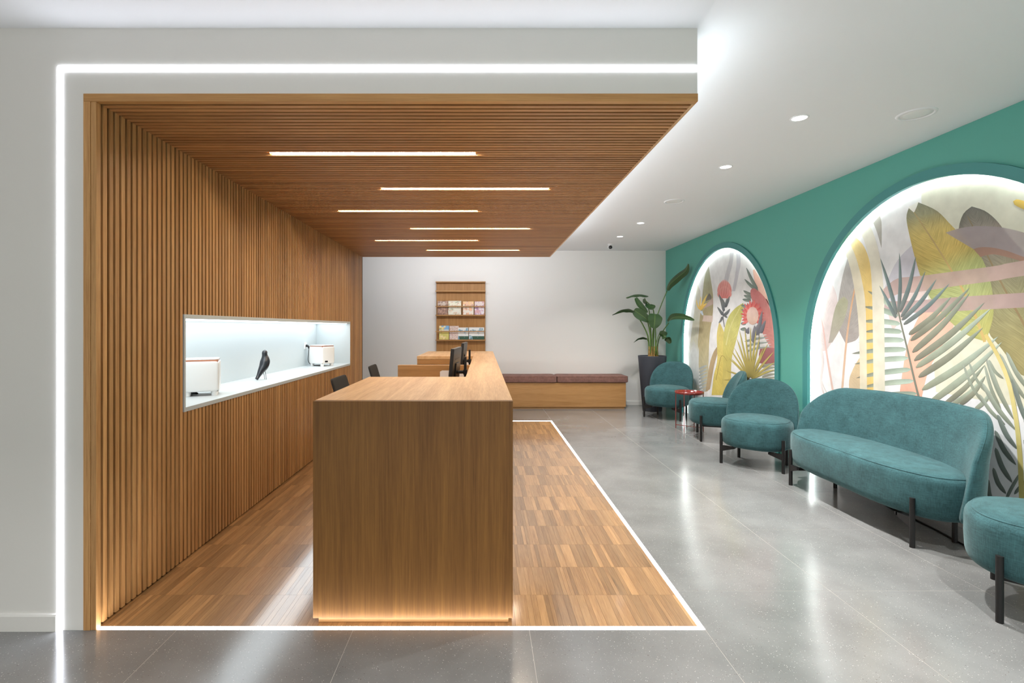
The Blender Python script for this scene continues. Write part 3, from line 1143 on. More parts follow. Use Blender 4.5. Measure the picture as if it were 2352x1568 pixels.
def cover(name, bands, noise_cols, scale, amount):
    """printed cover: bands of flat colour by height with blotches of picture colour over them"""
    m, nt, b = new_mat(name)
    tc = N(nt, 'ShaderNodeTexCoord')
    se = N(nt, 'ShaderNodeSeparateXYZ')
    nt.links.new(tc.outputs['Generated'], se.inputs[0])
    r = N(nt, 'ShaderNodeValToRGB')
    r.color_ramp.interpolation = 'CONSTANT'
    r.color_ramp.elements.remove(r.color_ramp.elements[1])
    r.color_ramp.elements[0].position = bands[0][0]
    r.color_ramp.elements[0].color = col4(bands[0][1])
    for p, c in bands[1:]:
        e = r.color_ramp.elements.new(p)
        e.color = col4(c)
    nt.links.new(se.outputs['Z'], r.inputs['Fac'])
    no = N(nt, 'ShaderNodeTexNoise')
    no.inputs['Scale'].default_value = scale
    no.inputs['Detail'].default_value = 2.5
    nt.links.new(tc.outputs['Object'], no.inputs['Vector'])
    pr = N(nt, 'ShaderNodeValToRGB')
    pr.color_ramp.elements[0].position = 0.3
    pr.color_ramp.elements[0].color = col4(noise_cols[0])
    pr.color_ramp.elements[1].position = 0.7
    pr.color_ramp.elements[1].color = col4(noise_cols[-1])
    for i, c in enumerate(noise_cols[1:-1]):
        e = pr.color_ramp.elements.new(0.3 + 0.4 * (i + 1) / (len(noise_cols) - 1))
        e.color = col4(c)
    nt.links.new(no.outputs['Color'], pr.inputs['Fac'])
    n2 = N(nt, 'ShaderNodeTexNoise')
    n2.inputs['Scale'].default_value = scale * 0.6
    ad = N(nt, 'ShaderNodeVectorMath', operation='ADD')
    ad.inputs[1].default_value = (5.2, 1.3, 8.8)
    nt.links.new(tc.outputs['Object'], ad.inputs[0])
    nt.links.new(ad.outputs[0], n2.inputs['Vector'])
    mr = N(nt, 'ShaderNodeMapRange')
    mr.inputs['From Min'].default_value = 0.62 - 0.3 * amount
    mr.inputs['From Max'].default_value = 0.70 - 0.3 * amount
    nt.links.new(n2.outputs['Fac'], mr.inputs['Value'])
    mx = N(nt, 'ShaderNodeMix', data_type='RGBA')
    nt.links.new(mr.outputs[0], mx.inputs[0])
    nt.links.new(r.outputs['Color'], mx.inputs[6])
    nt.links.new(pr.outputs['Color'], mx.inputs[7])
    nt.links.new(mx.outputs[2], b.inputs['Base Color'])
    b.inputs['Roughness'].default_value = 0.35
    return m


mags = [
    (218, 420, 530, 806, 'brown-toned magazine with a portrait on the upper ledge, leftmost', [(0, (140, 112, 96)), (0.62, (196, 178, 160))], [(60, 42, 36), (150, 112, 92), (206, 170, 146)], 26, 0.75),
    (432, 690, 526, 806, 'white magazine with green and red cover pictures on the upper ledge', [(0, (226, 222, 206)), (0.66, (236, 230, 206)), (0.9, (214, 208, 190))], [(60, 120, 60), (226, 214, 190), (196, 60, 44)], 30, 0.45),
    (726, 940, 538, 806, 'cream magazine with an orange corner on the upper ledge', [(0, (230, 220, 206)), (0.75, (232, 196, 140))], [(150, 60, 48), (232, 190, 160), (240, 170, 80)], 24, 0.45),
    (960, 1152, 538, 806, 'white magazine with violet pictures on the upper ledge, rightmost', [(0, (226, 218, 222)), (0.7, (222, 206, 200))], [(90, 80, 150), (214, 170, 180), (206, 150, 110)], 26, 0.5),
    (250, 446, 1026, 1304, 'yellow and sky-blue magazine on the lower ledge', [(0, (206, 196, 110)), (0.45, (226, 206, 120)), (0.6, (214, 216, 214)), (0.72, (120, 172, 214))], [(150, 150, 60), (232, 210, 140), (236, 226, 200)], 22, 0.4),
    (458, 640, 1030, 1304, 'red and white patterned magazine on the lower ledge', [(0, (214, 190, 180))], [(160, 70, 66), (230, 214, 206), (150, 110, 90)], 34, 0.8),
    (630, 836, 1060, 1302, 'white brochure with a blue picture and green foot on the lower ledge', [(0, (22, 78, 62)), (0.28, (232, 232, 230))], [(60, 120, 160), (120, 170, 196), (226, 228, 230)], 20, 0.35),
    (846, 1152, 1058, 1302, 'wide white brochure with a dark green foot at the right of the lower ledge', [(0, (20, 74, 58)), (0.28, (234, 234, 232))], [(56, 110, 150), (140, 176, 190), (228, 230, 230)], 20, 0.35),
]
SM = (10.1 - 0.09) / F
for i, (a, c, t, btm, lab, bands, cols, sc_, am) in enumerate(mags):
    x0 = (980 + a / 8.7125 - CX) * SM
    x1 = (980 + c / 8.7125 - CX) * SM
    zl = rz_(724.0 if i < 4 else 781.0) + 0.0125
    hgt = (btm - t) / 8.7125 * SM
    b = bmesh.new()
    box(b, -(x1 - x0) / 2, (x1 - x0) / 2, -0.003, 0.003, 0.0, hgt)
    bmesh.ops.rotate(b, verts=b.verts[:], cent=(0, 0, 0), matrix=Matrix.Rotation(math.radians(-8), 3, 'X'))
    o = link('magazine', b, cover('magazine_cover', bands, cols, sc_, am), None, loc=((x0 + x1) / 2, YB - 0.108 + 0.004 * (i % 2), zl + 0.0008))
    tag(o, lab, 'magazine', 'magazines on the brochure rack')

# ------------------------------------------------------------------ bench
BX0, BX1, BY0 = 0.10, 2.686, 9.64
bench = empty('bench', ((BX0 + BX1) / 2, YB, 0), 0, 'long low oak box bench along the rear wall', 'bench')
hw = (BX1 - BX0) / 2
bx('box', M['oak_x'], (-hw, hw, BY0 - YB, -0.016, 0.035, 0.49), bench, bev=0.002)
bx('plinth', M['oak_x'], (-hw + 0.02, hw - 0.02, BY0 - YB + 0.02, -0.016, 0.0, 0.0345), bench)
for x0, x1, lab in ((0.09, 1.383, 'mauve seat cushion on the bench, next to the desk'), (1.389, 2.725, 'mauve seat cushion on the bench, nearer the potted plant')):
    r = empty('seat_cushion', ((x0 + x1) / 2, (BY0 - 0.03 + YB - 0.02) / 2, 0.4905), 0, lab, 'cushion', 'bench cushions')
    hx, hy = (x1 - x0) / 2, (YB - 0.02 - BY0 + 0.03) / 2
    b = bmesh.new()
    pillow(b, superell(hx, hy, 22.0, 96), 0.135, 7.0, lambda u, v, q: (u, v, 0.0675 + q), rings=8, rref=hy)
    link('cover', b, M['mauve'], r, True)
    b = bmesh.new()
    o = superell(hx * 0.997, hy * 0.993, 22.0, 72)
    for z in (0.018, 0.117):
        tube(b, [(u, v, z) for u, v in o + o[:1]], 0.0045, 6, False)
    link('piping', b, M['mauve'], r, True)


# ------------------------------------------------------------------ teal lounge seats
def lounge(name, hx, hy, nose, label, cat, group, endbend, bpow, back_hx, top=0.935, legx=0.312, legy=-0.20, rearx=0.25, reary=0.20):
    r = empty(name, (0, 0, 0), 0, label, cat, group)
    Zs, Ts = 0.365, 0.325
    out = superell(hx, hy, nose, 72)
    b = bmesh.new()

    def smap(u, v, q):
        k = max(-1.0, min(1.0, q / (Ts / 2)))
        tap = 1.0 - 0.035 * max(0.0, -k) ** 2
        dome = 0.022 * max(0.0, k) ** 6 * max(0.0, 1 - (u / hx) ** 2 - (v / hy) ** 2)
        return (u * tap, v * tap, Zs + q + dome)
    pillow(b, out, Ts, 6.5, smap, rings=12, rref=hy)
    seat = link('seat', b, M['teal'], r, True)
    b = bmesh.new()
    zt = Zs + Ts / 2 * 0.90
    ks = (1 - 0.90 ** 6.5) ** (1 / 6.5)
    tube(b, [(u * (1 - (1 - ks) * hy / max(hy, math.hypot(u, v))), v * (1 - (1 - ks) * hy / max(hy, math.hypot(u, v))), zt + 0.001) for u, v in out + out[:1]], 0.0042, 6, False)
    link('piping', b, M['teal'], seat, True)
    # backrest
    zc, up, dn = 0.56, top - 0.56, 0.335
    o = superell(back_hx, up, 2.5 if hx < 0.6 else 2.7, 88, 5.0, dn)
    if hx > 0.6:                     # straight top with rounded shoulders
        o = []
        rad = 0.30
        for k in range(21):
            a = PI / 2 * k / 20
            o.append((back_hx - rad + rad * math.cos(a), up - rad + rad * math.sin(a)))
        for k in range(1, 13):
            o.append((back_hx - rad - (2 * back_hx - 2 * rad) * k / 13, up + 0.02 * math.sin(PI * k / 13)))
        for k in range(21):
            a = PI / 2 + PI / 2 * k / 20
            o.append((-back_hx + rad + rad * math.cos(a), up - rad + rad * math.sin(a)))
        for k in range(7):
            a = PI + PI / 2 * k / 6
            o.append((-back_hx + 0.06 + 0.06 * math.cos(a), -dn + 0.06 + 0.06 * math.sin(a)))
        for k in range(1, 13):
            o.append((-back_hx + 0.06 + (2 * back_hx - 0.12) * k / 13, -dn))
        for k in range(7):
            a = -PI / 2 + PI / 2 * k / 6
            o.append((back_hx - 0.06 + 0.06 * math.cos(a), -dn + 0.06 + 0.06 * math.sin(a)))

    def bmap(u, v, q):
        z = zc + v
        f = 1.35 - 0.65 * max(0.0, min(1.0, (z - 0.24) / 0.66))       # thick at the foot, slim at the top
        lean = 0.12 * (z - 0.5)
        fwd = endbend * abs(u / back_hx) ** bpow * (1.0 - 0.35 * max(0.0, (z - 0.55) / 0.4))
        return (u * (1.0 - 0.02 * (z - 0.5)), hy - 0.03 + lean - fwd + q * f, z)
    b = bmesh.new()
    pillow(b, o, 0.13 if hx < 0.6 else 0.16, 3.6, bmap, rings=9, rref=0.36)
    back = link('backrest', b, M['teal'], r, True)
    b = bmesh.new()
    tube(b, [bmap(u * 0.998, v * 0.998, -0.018) for u, v in o + o[:1]], 0.003, 6, False)
    link('piping', b, M['teal'], back, True)
    # frame
    for s in (-1, 1):
        b = bmesh.new()
        tube(b, [(s * legx, legy, 0.0), (s * legx, legy, 0.345)], 0.0165, 14)
        link('leg', b, M['black'], r, False)
        b = bmesh.new()
        tube(b, [(s * rearx, reary, 0.0), (s * rearx, reary, 0.21)], 0.0165, 14)
        link('leg', b, M['black'], r, False)
        b = bmesh.new()
        n = 0.011
        v = [b.verts.new(p) for p in ((s * legx, legy - n, 0.135), (s * legx, legy - n, 0.203), (s * (legx - 0.13), legy - n, 0.203), (s * (legx - 0.13), legy - n, 0.178),
                                      (s * legx, legy + n, 0.135), (s * legx, legy + n, 0.203), (s * (legx - 0.13), legy + n, 0.203), (s * (legx - 0.13), legy + n, 0.178))]
        for q in ((0, 1, 2, 3), (4, 7, 6, 5), (0, 3, 7, 4), (1, 5, 6, 2), (0, 4, 5, 1), (3, 2, 6, 7)):
            b.faces.new([v[i] for i in q])
        link('bracket', b, M['black'], r)
        b = bmesh.new()
        box(b, s * (legx - 0.13) - 0.012, s * (legx - 0.13) + 0.012, legy - 0.011, reary, 0.180, 0.203)
        link('rail', b, M['black'], r)
    return r


GA = 'teal armchairs'
ac = lounge('armchair', 0.352, 0.338, 2.35, 'teal rounded armchair facing the room between the arches', 'armchair', GA, 0.15, 2.4, 0.372)
ac.location = (3.055, 5.72, 0)
ac.rotation_euler.z = math.radians(-44)
for x, y, rz, lab in ((3.126, 8.717, -43, 'teal rounded armchair beside the dark planter, farthest one'),
                      (3.215, 7.11, -108.6, 'teal rounded armchair turned sideways next to the red table'),
                      (3.04, 2.75, -133, 'teal rounded armchair cut off by the picture edge, nearest one')):
    c = copy_tree(ac)
    c.location = (x, y, 0)
    c.rotation_euler.z = math.radians(rz)
    tag(c, lab, 'armchair', GA)
sofa = lounge('sofa', 0.885, 0.305, 2.7, 'teal two-seat sofa with a curved back before the near mural', 'sofa', None, 0.30, 4.0, 0.93, top=0.95, legx=0.705, legy=-0.235, rearx=0.62, reary=0.14)
sofa.location = (3.222, 4.27, 0)
sofa.rotation_euler.z = math.radians(-90)

# cable on the floor behind the sofa
b = bmesh.new()
tube(b, spline([(3.40, 3.30, 0.006), (3.37, 3.55, 0.006), (3.42, 3.9, 0.006), (3.46, 4.4, 0.006)], 16), 0.006, 8)
tag(link('cable', b, M['black'], None, True), 'thin dark cable lying on the tiles under the sofa', 'cable')

# red side table
st = empty('side_table', (3.09, 7.68, 0), 0, 'small round red metal tray table between two teal armchairs', 'table')
b = bmesh.new()
lathe(b, [(0.0, 0.545), (0.190, 0.545), (0.198, 0.547), (0.200, 0.575), (0.206, 0.575), (0.205, 0.541), (0.196, 0.538), (0.0, 0.538)], 56)
link('tray', b, M['red'], st, True)
for k in range(4):
    a = math.radians(138 + 90 * k)
    b = bmesh.new()
    tube(b, [(0.203 * math.cos(a), 0.203 * math.sin(a), 0.0), (0.203 * math.cos(a), 0.203 * math.sin(a), 0.56)], 0.0065, 10)
    link('leg', b, M['red'], st)
for k in range(2):
    a = math.radians(138 + 90 * k)
    b = bmesh.new()
    c, s = 0.203 * math.cos(a), 0.203 * math.sin(a)
    tube(b, [(c, s, 0.05 + 0.002 * k), (-c, -s, 0.05 + 0.002 * k)], 0.005, 8)
    link('cross_bar', b, M['red'], st)

# ------------------------------------------------------------------ planter with bird-of-paradise plant
PXc, PYc = 3.115, 9.44
pot = empty('planter', (PXc, PYc, 0), 0, 'tall tapered charcoal planter in the corner by the green wall', 'planter')
b = bmesh.new()
lathe(b, [(0.0, 0.0), (0.165, 0.0), (0.172, 0.01), (0.252, 1.0), (0.252, 1.012), (0.234, 1.012), (0.231, 0.94), (0.0, 0.94)], 56)
link('shell', b, M['pot'], pot, True)
b = bmesh.new()
lathe(b, [(0.0, 0.965), (0.1, 0.962), (0.229, 0.955), (0.229, 0.945), (0.0, 0.945)], 40)
link('soil', b, M['soil'], pot, True)

lm, lnt, lb = new_mat('leaf_green')
uvn = N(lnt, 'ShaderNodeUVMap')
uvn.uv_map = 'UVMap'
sx = N(lnt, 'ShaderNodeSeparateXYZ')
lnt.links.new(uvn.outputs[0], sx.inputs[0])
ab = N(lnt, 'ShaderNodeMath', operation='ABSOLUTE')
lnt.links.new(sx.outputs['Y'], ab.inputs[0])
ma = N(lnt, 'ShaderNodeMath', operation='MULTIPLY_ADD')
ma.inputs[1].default_value = -0.12
lnt.links.new(ab.outputs[0], ma.inputs[0])
lnt.links.new(sx.outputs['X'], ma.inputs[2])
si = N(lnt, 'ShaderNodeMath', operation='MULTIPLY')
si.inputs[1].default_value = 260.0
lnt.links.new(ma.outputs[0], si.inputs[0])
sn = N(lnt, 'ShaderNodeMath', operation='SINE')
lnt.links.new(si.outputs[0], sn.inputs[0])
mr = N(lnt, 'ShaderNodeMapRange')
mr.inputs['From Min'].default_value = -1.0
lnt.links.new(sn.outputs[0], mr.inputs['Value'])
cr = N(lnt, 'ShaderNodeValToRGB')
cr.color_ramp.elements[0].color = col4((40, 66, 36))
cr.color_ramp.elements[1].color = col4((56, 86, 44))
lnt.links.new(mr.outputs[0], cr.inputs['Fac'])
rib = N(lnt, 'ShaderNodeMath', operation='LESS_THAN')
rib.inputs[1].default_value = 0.07
lnt.links.new(ab.outputs[0], rib.inputs[0])
mx = N(lnt, 'ShaderNodeMix', data_type='RGBA')
lnt.links.new(rib.outputs[0], mx.inputs[0])
lnt.links.new(cr.outputs['Color'], mx.inputs[6])
mx.inputs[7].default_value = col4((86, 110, 60))
lnt.links.new(mx.outputs[2], lb.inputs['Base Color'])
lb.inputs['Roughness'].default_value = 0.38
M['leaf'] = lm


def at(px, py, Y):
    return Vector(((px - CX) * Y / F, Y, H - (py - CY) * Y / F))


def z3(x, y, Y=9.42):
    return at(1380 + x / 4.02, 590 + y / 4.02, Y)


plant = empty('bird_of_paradise_plant', (PXc, PYc, 0.965), 0, 'broad-leaved green bird-of-paradise plant growing in the charcoal planter', 'plant')
PO = Vector((PXc, PYc, 0.965))


def leaf3(pts, hw, side, fold=0.25, n=18, m=6, sharp=1.0):
    """blade along the curve pts, half width hw, spread along 'side', folded up by 'fold'; two-sided with thickness"""
    c = spline(pts, n)
    side = Vector(side).normalized()
    b = bmesh.new()
    uv = b.loops.layers.uv.new('UVMap')
    grids = []
    for off in (0.0, 0.0012):
        g = []
        for i, p in enumerate(c):
            t = i / (n - 1)
            tg = (c[min(i + 1, n - 1)] - c[max(i - 1, 0)]).normalized()
            s = (side - tg * side.dot(tg)).normalized()
            nr = tg.cross(s)
            wd = hw * (math.sin(PI * min(1.0, t * 0.92 + 0.06)) ** 0.62) * (1.0 - 0.25 * t) + 0.002
            row = []
            for j in range(m + 1):
                v = -1 + 2 * j / m
                wave = 0.05 * hw * math.sin(t * 17 + v * 2)
                row.append(b.verts.new(p - PO + s * (v * wd) + nr * (fold * abs(v) ** 1.3 * wd + wave * abs(v) + off)))
            g.append(row)
        grids.append(g)
    for gi, g in enumerate(grids):
        for i in range(n - 1):
            for j in range(m):
                f = b.faces.new((g[i][j], g[i + 1][j], g[i + 1][j + 1], g[i][j + 1]))
                for lp, (a, q) in zip(f.loops, ((i, j), (i + 1, j), (i + 1, j + 1), (i, j + 1))):
                    lp[uv].uv = (a / (n - 1), -1 + 2 * q / m)
    me_o = link('leaf', b, M['leaf'], plant, True)
    return me_o


def stalk(pts, r0=0.014, r1=0.007, n=16):
    b = bmesh.new()
    q = [p - PO for p in spline(pts, n)]
    tube(b, q, [r0 + (r1 - r0) * i / (n - 1) for i in range(n)], 8)
    link('stalk', b, M['petiole'], plant, True)


VX, VZ, VY = (1, 0, 0), (0, 0, 1), (0, 1, 0)
stalk([z3(492, 908), z3(478, 720, 9.40), z3(525, 530, 9.36), z3(614, 306, 9.30)])
leaf3([z3(612, 306, 9.30), z3(640, 250, 9.22), z3(720, 178, 9.02), z3(785, 125, 8.86), z3(806, 62, 8.76)], 0.075, (0.35, -0.6, -0.7), 0.45)
stalk([z3(470, 908, 9.46), z3(455, 600, 9.46), z3(440, 470, 9.46), z3(405, 380, 9.46)])
leaf3([z3(438, 360, 9.46), z3(370, 345, 9.48), z3(300, 350, 9.50), z3(232, 376, 9.52)], 0.11, (0.1, 1.0, 0.25), 0.3)
leaf3([z3(322, 378, 9.40), z3(350, 430, 9.38), z3(395, 480, 9.38), z3(432, 512, 9.38)], 0.06, (0.9, 0.2, 0.4), 0.2)
stalk([z3(480, 908, 9.42), z3(488, 700, 9.42), z3(492, 540, 9.42), z3(470, 460, 9.42), z3(400, 392, 9.42)])
leaf3([z3(396, 385, 9.40), z3(425, 430, 9.38), z3(465, 455, 9.36), z3(502, 448, 9.36)], 0.085, (0.4, -0.5, -0.7), 0.25)
stalk([z3(445, 908, 9.44), z3(436, 740, 9.42), z3(385, 620, 9.38), z3(320, 520, 9.36), z3(300, 508, 9.36)])
leaf3([z3(308, 505, 9.36), z3(255, 488, 9.34), z3(190, 492, 9.32), z3(106, 534, 9.30)], 0.07, (0.1, 0.9, -0.45), 0.3)
leaf3([z3(306, 490, 9.34), z3(350, 520, 9.32), z3(400, 555, 9.30), z3(448, 596, 9.30)], 0.105, (0.5, -0.3, 0.75), 0.2)
stalk([z3(458, 908, 9.40), z3(455, 720, 9.36), z3(430, 590, 9.34), z3(400, 540, 9.32)])
stalk([z3(505, 908, 9.38), z3(505, 720, 9.34), z3(500, 580, 9.30), z3(500, 530, 9.28)])
leaf3([z3(500, 526, 9.28), z3(499, 560, 9.24), z3(496, 610, 9.22), z3(492, 660, 9.22)], 0.145, VX, 0.12)
stalk([z3(520, 908, 9.40), z3(530, 780, 9.40), z3(570, 690, 9.38), z3(628, 608, 9.34)])
leaf3([z3(622, 600, 9.34), z3(668, 560, 9.16), z3(760, 556, 8.85), z3(864, 584, 8.52)], 0.065, (0.1, 0.75, 0.65), 0.6)
stalk([z3(525, 908, 9.36), z3(512, 800, 9.34), z3(540, 708, 9.32)], 0.011, 0.006)
leaf3([z3(540, 700, 9.32), z3(580, 720, 9.28), z3(620, 755, 9.26), z3(642, 798, 9.26)], 0.08, (0.6, -0.2, -0.6), 0.25)
stalk([z3(440, 908, 9.42), z3(442, 800, 9.42), z3(425, 756, 9.42)], 0.011, 0.006)
leaf3([z3(428, 756, 9.42), z3(385, 744, 9.40), z3(340, 755, 9.38), z3(304, 788, 9.36)], 0.055, (0.1, 0.9, -0.4), 0.25)
for x, r_ in ((448, 0.028), (470, 0.030), (495, 0.026), (520, 0.028)):
    b = bmesh.new()
    p = z3(x, 900, 9.40) - PO
    lathe(b, [(r_, -0.01), (r_ * 0.95, 0.05), (r_ * 0.6, 0.14), (0.012, 0.22), (0.0, 0.22)], 10, p.x, p.y)
    link('sheath', b, M['sheath'], plant, True)
# ------------------------------------------------------------------ murals: flat printed wallpaper in the arches
mm, mnt, mb = new_mat('mural_print')
ca = N(mnt, 'ShaderNodeVertexColor')
ca.layer_name = 'ink'
ve = N(mnt, 'ShaderNodeAttribute')
ve.attribute_name = 'vein'
um = N(mnt, 'ShaderNodeUVMap')
um.uv_map = 'UVMap'
ss = N(mnt, 'ShaderNodeSeparateXYZ')
mnt.links.new(um.outputs[0], ss.inputs[0])
aa = N(mnt, 'ShaderNodeMath', operation='ABSOLUTE')
mnt.links.new(ss.outputs['Y'], aa.inputs[0])
fa = N(mnt, 'ShaderNodeMath', operation='MULTIPLY_ADD')
fa.inputs[1].default_value = -0.16
mnt.links.new(aa.outputs[0], fa.inputs[0])
mnt.links.new(ss.outputs['X'], fa.inputs[2])
cx_ = N(mnt, 'ShaderNodeCombineXYZ')
fs = N(mnt, 'ShaderNodeMath', operation='MULTIPLY')
fs.inputs[1].default_value = 120.0
mnt.links.new(fa.outputs[0], fs.inputs[0])
mnt.links.new(fs.outputs[0], cx_.inputs['X'])
v2 = N(mnt, 'ShaderNodeMath', operation='MULTIPLY')
v2.inputs[1].default_value = 1.3
mnt.links.new(ss.outputs['Y'], v2.inputs[0])
mnt.links.new(v2.outputs[0], cx_.inputs['Y'])
vn = N(mnt, 'ShaderNodeTexNoise')
vn.inputs['Scale'].default_value = 1.6
vn.inputs['Detail'].default_value = 4.0
mnt.links.new(cx_.outputs[0], vn.inputs['Vector'])
wash = N(mnt, 'ShaderNodeTexNoise')
gp = N(mnt, 'ShaderNodeNewGeometry')
wash.inputs['Scale'].default_value = 7.0
wash.inputs['Detail'].default_value = 7.0
mnt.links.new(gp.outputs['Position'], wash.inputs['Vector'])
mv = N(mnt, 'ShaderNodeMapRange')
mv.inputs['From Min'].default_value = 0.33
mv.inputs['From Max'].default_value = 0.67
mv.inputs['To Min'].default_value = -0.19
mv.inputs['To Max'].default_value = 0.17
mnt.links.new(vn.outputs['Fac'], mv.inputs['Value'])
mw = N(mnt, 'ShaderNodeMapRange')
mw.inputs['From Min'].default_value = 0.3
mw.inputs['From Max'].default_value = 0.7
mw.inputs['To Min'].default_value = 0.90
mw.inputs['To Max'].default_value = 1.08
mnt.links.new(wash.outputs['Fac'], mw.inputs['Value'])
vm = N(mnt, 'ShaderNodeMath', operation='MULTIPLY_ADD')
mnt.links.new(mv.outputs[0], vm.inputs[0])
mnt.links.new(ve.outputs['Fac'], vm.inputs[1])
mnt.links.new(mw.outputs[0], vm.inputs[2])
hs = N(mnt, 'ShaderNodeHueSaturation')
mnt.links.new(vm.outputs[0], hs.inputs['Value'])
mnt.links.new(ca.outputs['Color'], hs.inputs['Color'])
mnt.links.new(hs.outputs['Color'], mb.inputs['Base Color'])
mnt.links.new(ca.outputs['Alpha'], mb.inputs['Alpha'])
mb.inputs['Roughness'].default_value = 0.75
mb.inputs['Specular IOR Level'].default_value = 0.15


def soft(c):
    g = sum(c) / 3.0
    return tuple(0.87 * (g + 0.95 * (x - g)) + 0.13 * 226 for x in c)


class Print:
    """flat inks laid one over the other, each a hair nearer the room"""

    def __init__(self, cy):
        self.bm = bmesh.new()
        self.uv = self.bm.loops.layers.uv.new('UVMap')
        self.ink = self.bm.verts.layers.float_color.new('ink')
        self.vein = self.bm.verts.layers.float.new('vein')
        self.lay = 0
        self.cy = cy

    def wp(self, p):
        Y = XM * F / (p[0] - CX)
        return Y, H - (p[1] - CY) * Y / F

    def inside(self, Y, Z):
        r = R_IN + 0.07
        Y = max(self.cy - r, min(self.cy + r, Y))
        Z = max(0.002, Z)
        if Z > CZ:
            d = math.hypot(Y - self.cy, Z - CZ)
            if d > r:
                Y = self.cy + (Y - self.cy) * r / d
                Z = CZ + (Z - CZ) * r / d
        return Y, Z

    def band(self, left, right, cols, n=18, m=4, vein=0.0, alpha=1.0, edge=0.0, two=0.0):
        """area between two px polylines that both run from foot to tip; cols run foot to tip"""
        self.lay += 1
        x = XM - 0.00003 * self.lay
        la, ra = spline([Vector((p[0], p[1], 0)) for p in left], n), spline([Vector((p[0], p[1], 0)) for p in right], n)
        cl = [Vector(lin(soft(c))) for c in cols]
        g = []
        for i in range(n):
            t = i / (n - 1)
            k = t * (len(cl) - 1)
            k0 = min(int(k), max(0, len(cl) - 2))
            c = cl[k0].lerp(cl[min(k0 + 1, len(cl) - 1)], k - k0)
            row = []
            for j in range(m + 1):
                p = la[i].lerp(ra[i], j / m)
                Y, Z = self.inside(*self.wp(p))
                v = self.bm.verts.new((x, Y, Z))
                d = (1.0 - edge * abs(-1 + 2 * j / m) ** 3) * (1.0 - two * (1 - 2 * j / m))
                v[self.ink] = (c.x * d, c.y * d, c.z * d, alpha)
                v[self.vein] = vein
                row.append(v)
            g.append(row)
        for i in range(n - 1):
            for j in range(m):
                f = self.bm.faces.new((g[i][j], g[i + 1][j], g[i + 1][j + 1], g[i][j + 1]))
                for lp, (a, q) in zip(f.loops, ((i, j), (i + 1, j), (i + 1, j + 1), (i, j + 1))):
                    lp[self.uv].uv = (a / (n - 1), -1 + 2 * q / m)

    def stroke(self, pts, w0, w1, cols, n=12, vein=0.0, alpha=1.0, belly=0.0, m=2):
        """tapering ribbon along px points; belly makes it widest in the middle (a leaflet or petal)"""
        c = spline([Vector((p[0], p[1], 0)) for p in pts], n)
        L, R = [], []
        for i in range(n):
            t = i / (n - 1)
            tg = (c[min(i + 1, n - 1)] - c[max(i - 1, 0)]).normalized()
            nr = Vector((-tg.y, tg.x, 0))
            w_ = (w0 + (w1 - w0) * t) / 2 * (1.0 if belly == 0 else min(1.0, 4 * (1 - t))) + belly * 0.5 * 2.6 * math.sqrt(t) * (1.0 - t) ** 0.9
            L.append(c[i] + nr * w_)
            R.append(c[i] - nr * w_)
        self.band(L, R, cols, n=n, m=m, vein=vein, alpha=alpha, two=0.2 if belly > 5 else 0.0)

    def blob(self, c, rx, ry, cols, alpha=1.0, vein=0.0):
        L = [(c[0] - rx * math.cos(a), c[1] + ry * math.sin(a)) for a in [-PI / 2 * (2 * i / 10 - 1) for i in range(11)]]
        R = [(c[0] + rx * math.cos(a), c[1] + ry * math.sin(a)) for a in [-PI / 2 * (2 * i / 10 - 1) for i in range(11)]]
        self.band(L, R, cols, n=20, m=6, alpha=alpha, vein=vein)

    def ground(self, col):
        r = R_IN + 0.075
        pts = arch_path(self.cy, r, 48)
        x = XM
        c = lin(col)
        vs = []
        for Y, Z in pts:
            v = self.bm.verts.new((x, Y, Z))
            v[self.ink] = c + (1.0,)
            vs.append(v)
        self.bm.faces.new(vs)

    def done(self, name, label):
        # paper body behind the inks
        me_bm = self.bm
        o = link(name, me_bm, mm)
        return tag(o, label, 'mural', 'arched murals')


# ---- nearer arch
A = Print(ARCH[0])
A.ground((224, 224, 225))
CREAM = [(228, 226, 198), (226, 226, 200), (232, 232, 212)]
A.band([(2150, 900), (2128, 640), (2118, 520), (2116, 396)], [(2720, 1000), (2720, 640), (2720, 520), (2720, 396)], CREAM, alpha=0.8)
# wide pale lavender and blush arcs
A.band([(2030, 665), (2060, 600), (2105, 555), (2150, 530)], [(2040, 720), (2085, 660), (2140, 610), (2190, 580)], [(206, 204, 214)], alpha=0.9)
A.band([(2040, 720), (2085, 660), (2140, 610), (2190, 580)], [(2050, 760), (2100, 700), (2160, 650), (2210, 620)], [(226, 204, 198)], alpha=0.9)
# salmon leaf
A.band([(2062, 940), (2072, 860), (2085, 790), (2115, 720), (2160, 690)], [(2112, 940), (2130, 860), (2160, 800), (2192, 742), (2176, 700)], [(222, 160, 134), (226, 176, 152)], vein=0.25)
A.band([(1955, 940), (1950, 880), (1958, 850), (1972, 825), (1990, 800)], [(2030, 940), (2030, 890), (2024, 850), (2010, 822), (1992, 800)], [(196, 172, 140), (206, 180, 130)], vein=0.4)
# right-hand dark leaf
A.band([(2345, 860), (2300, 800), (2266, 750), (2272, 660), (2252, 600), (2212, 562), (2202, 528), (2212, 492), (2232, 474)],
       [(2440, 900), (2440, 800), (2430, 700), (2400, 640), (2350, 578), (2312, 535), (2288, 505), (2262, 484), (2232, 474)],
       [(150, 138, 84), (148, 138, 86), (142, 138, 96), (132, 124, 104), (150, 140, 128), (112, 110, 98), (98, 98, 92)], n=26, m=8, vein=1.0, edge=0.2)
A.stroke([(2420, 880), (2352, 745), (2300, 650), (2250, 550), (2222, 496)], 7, 2, [(142, 116, 70), (120, 108, 80)])
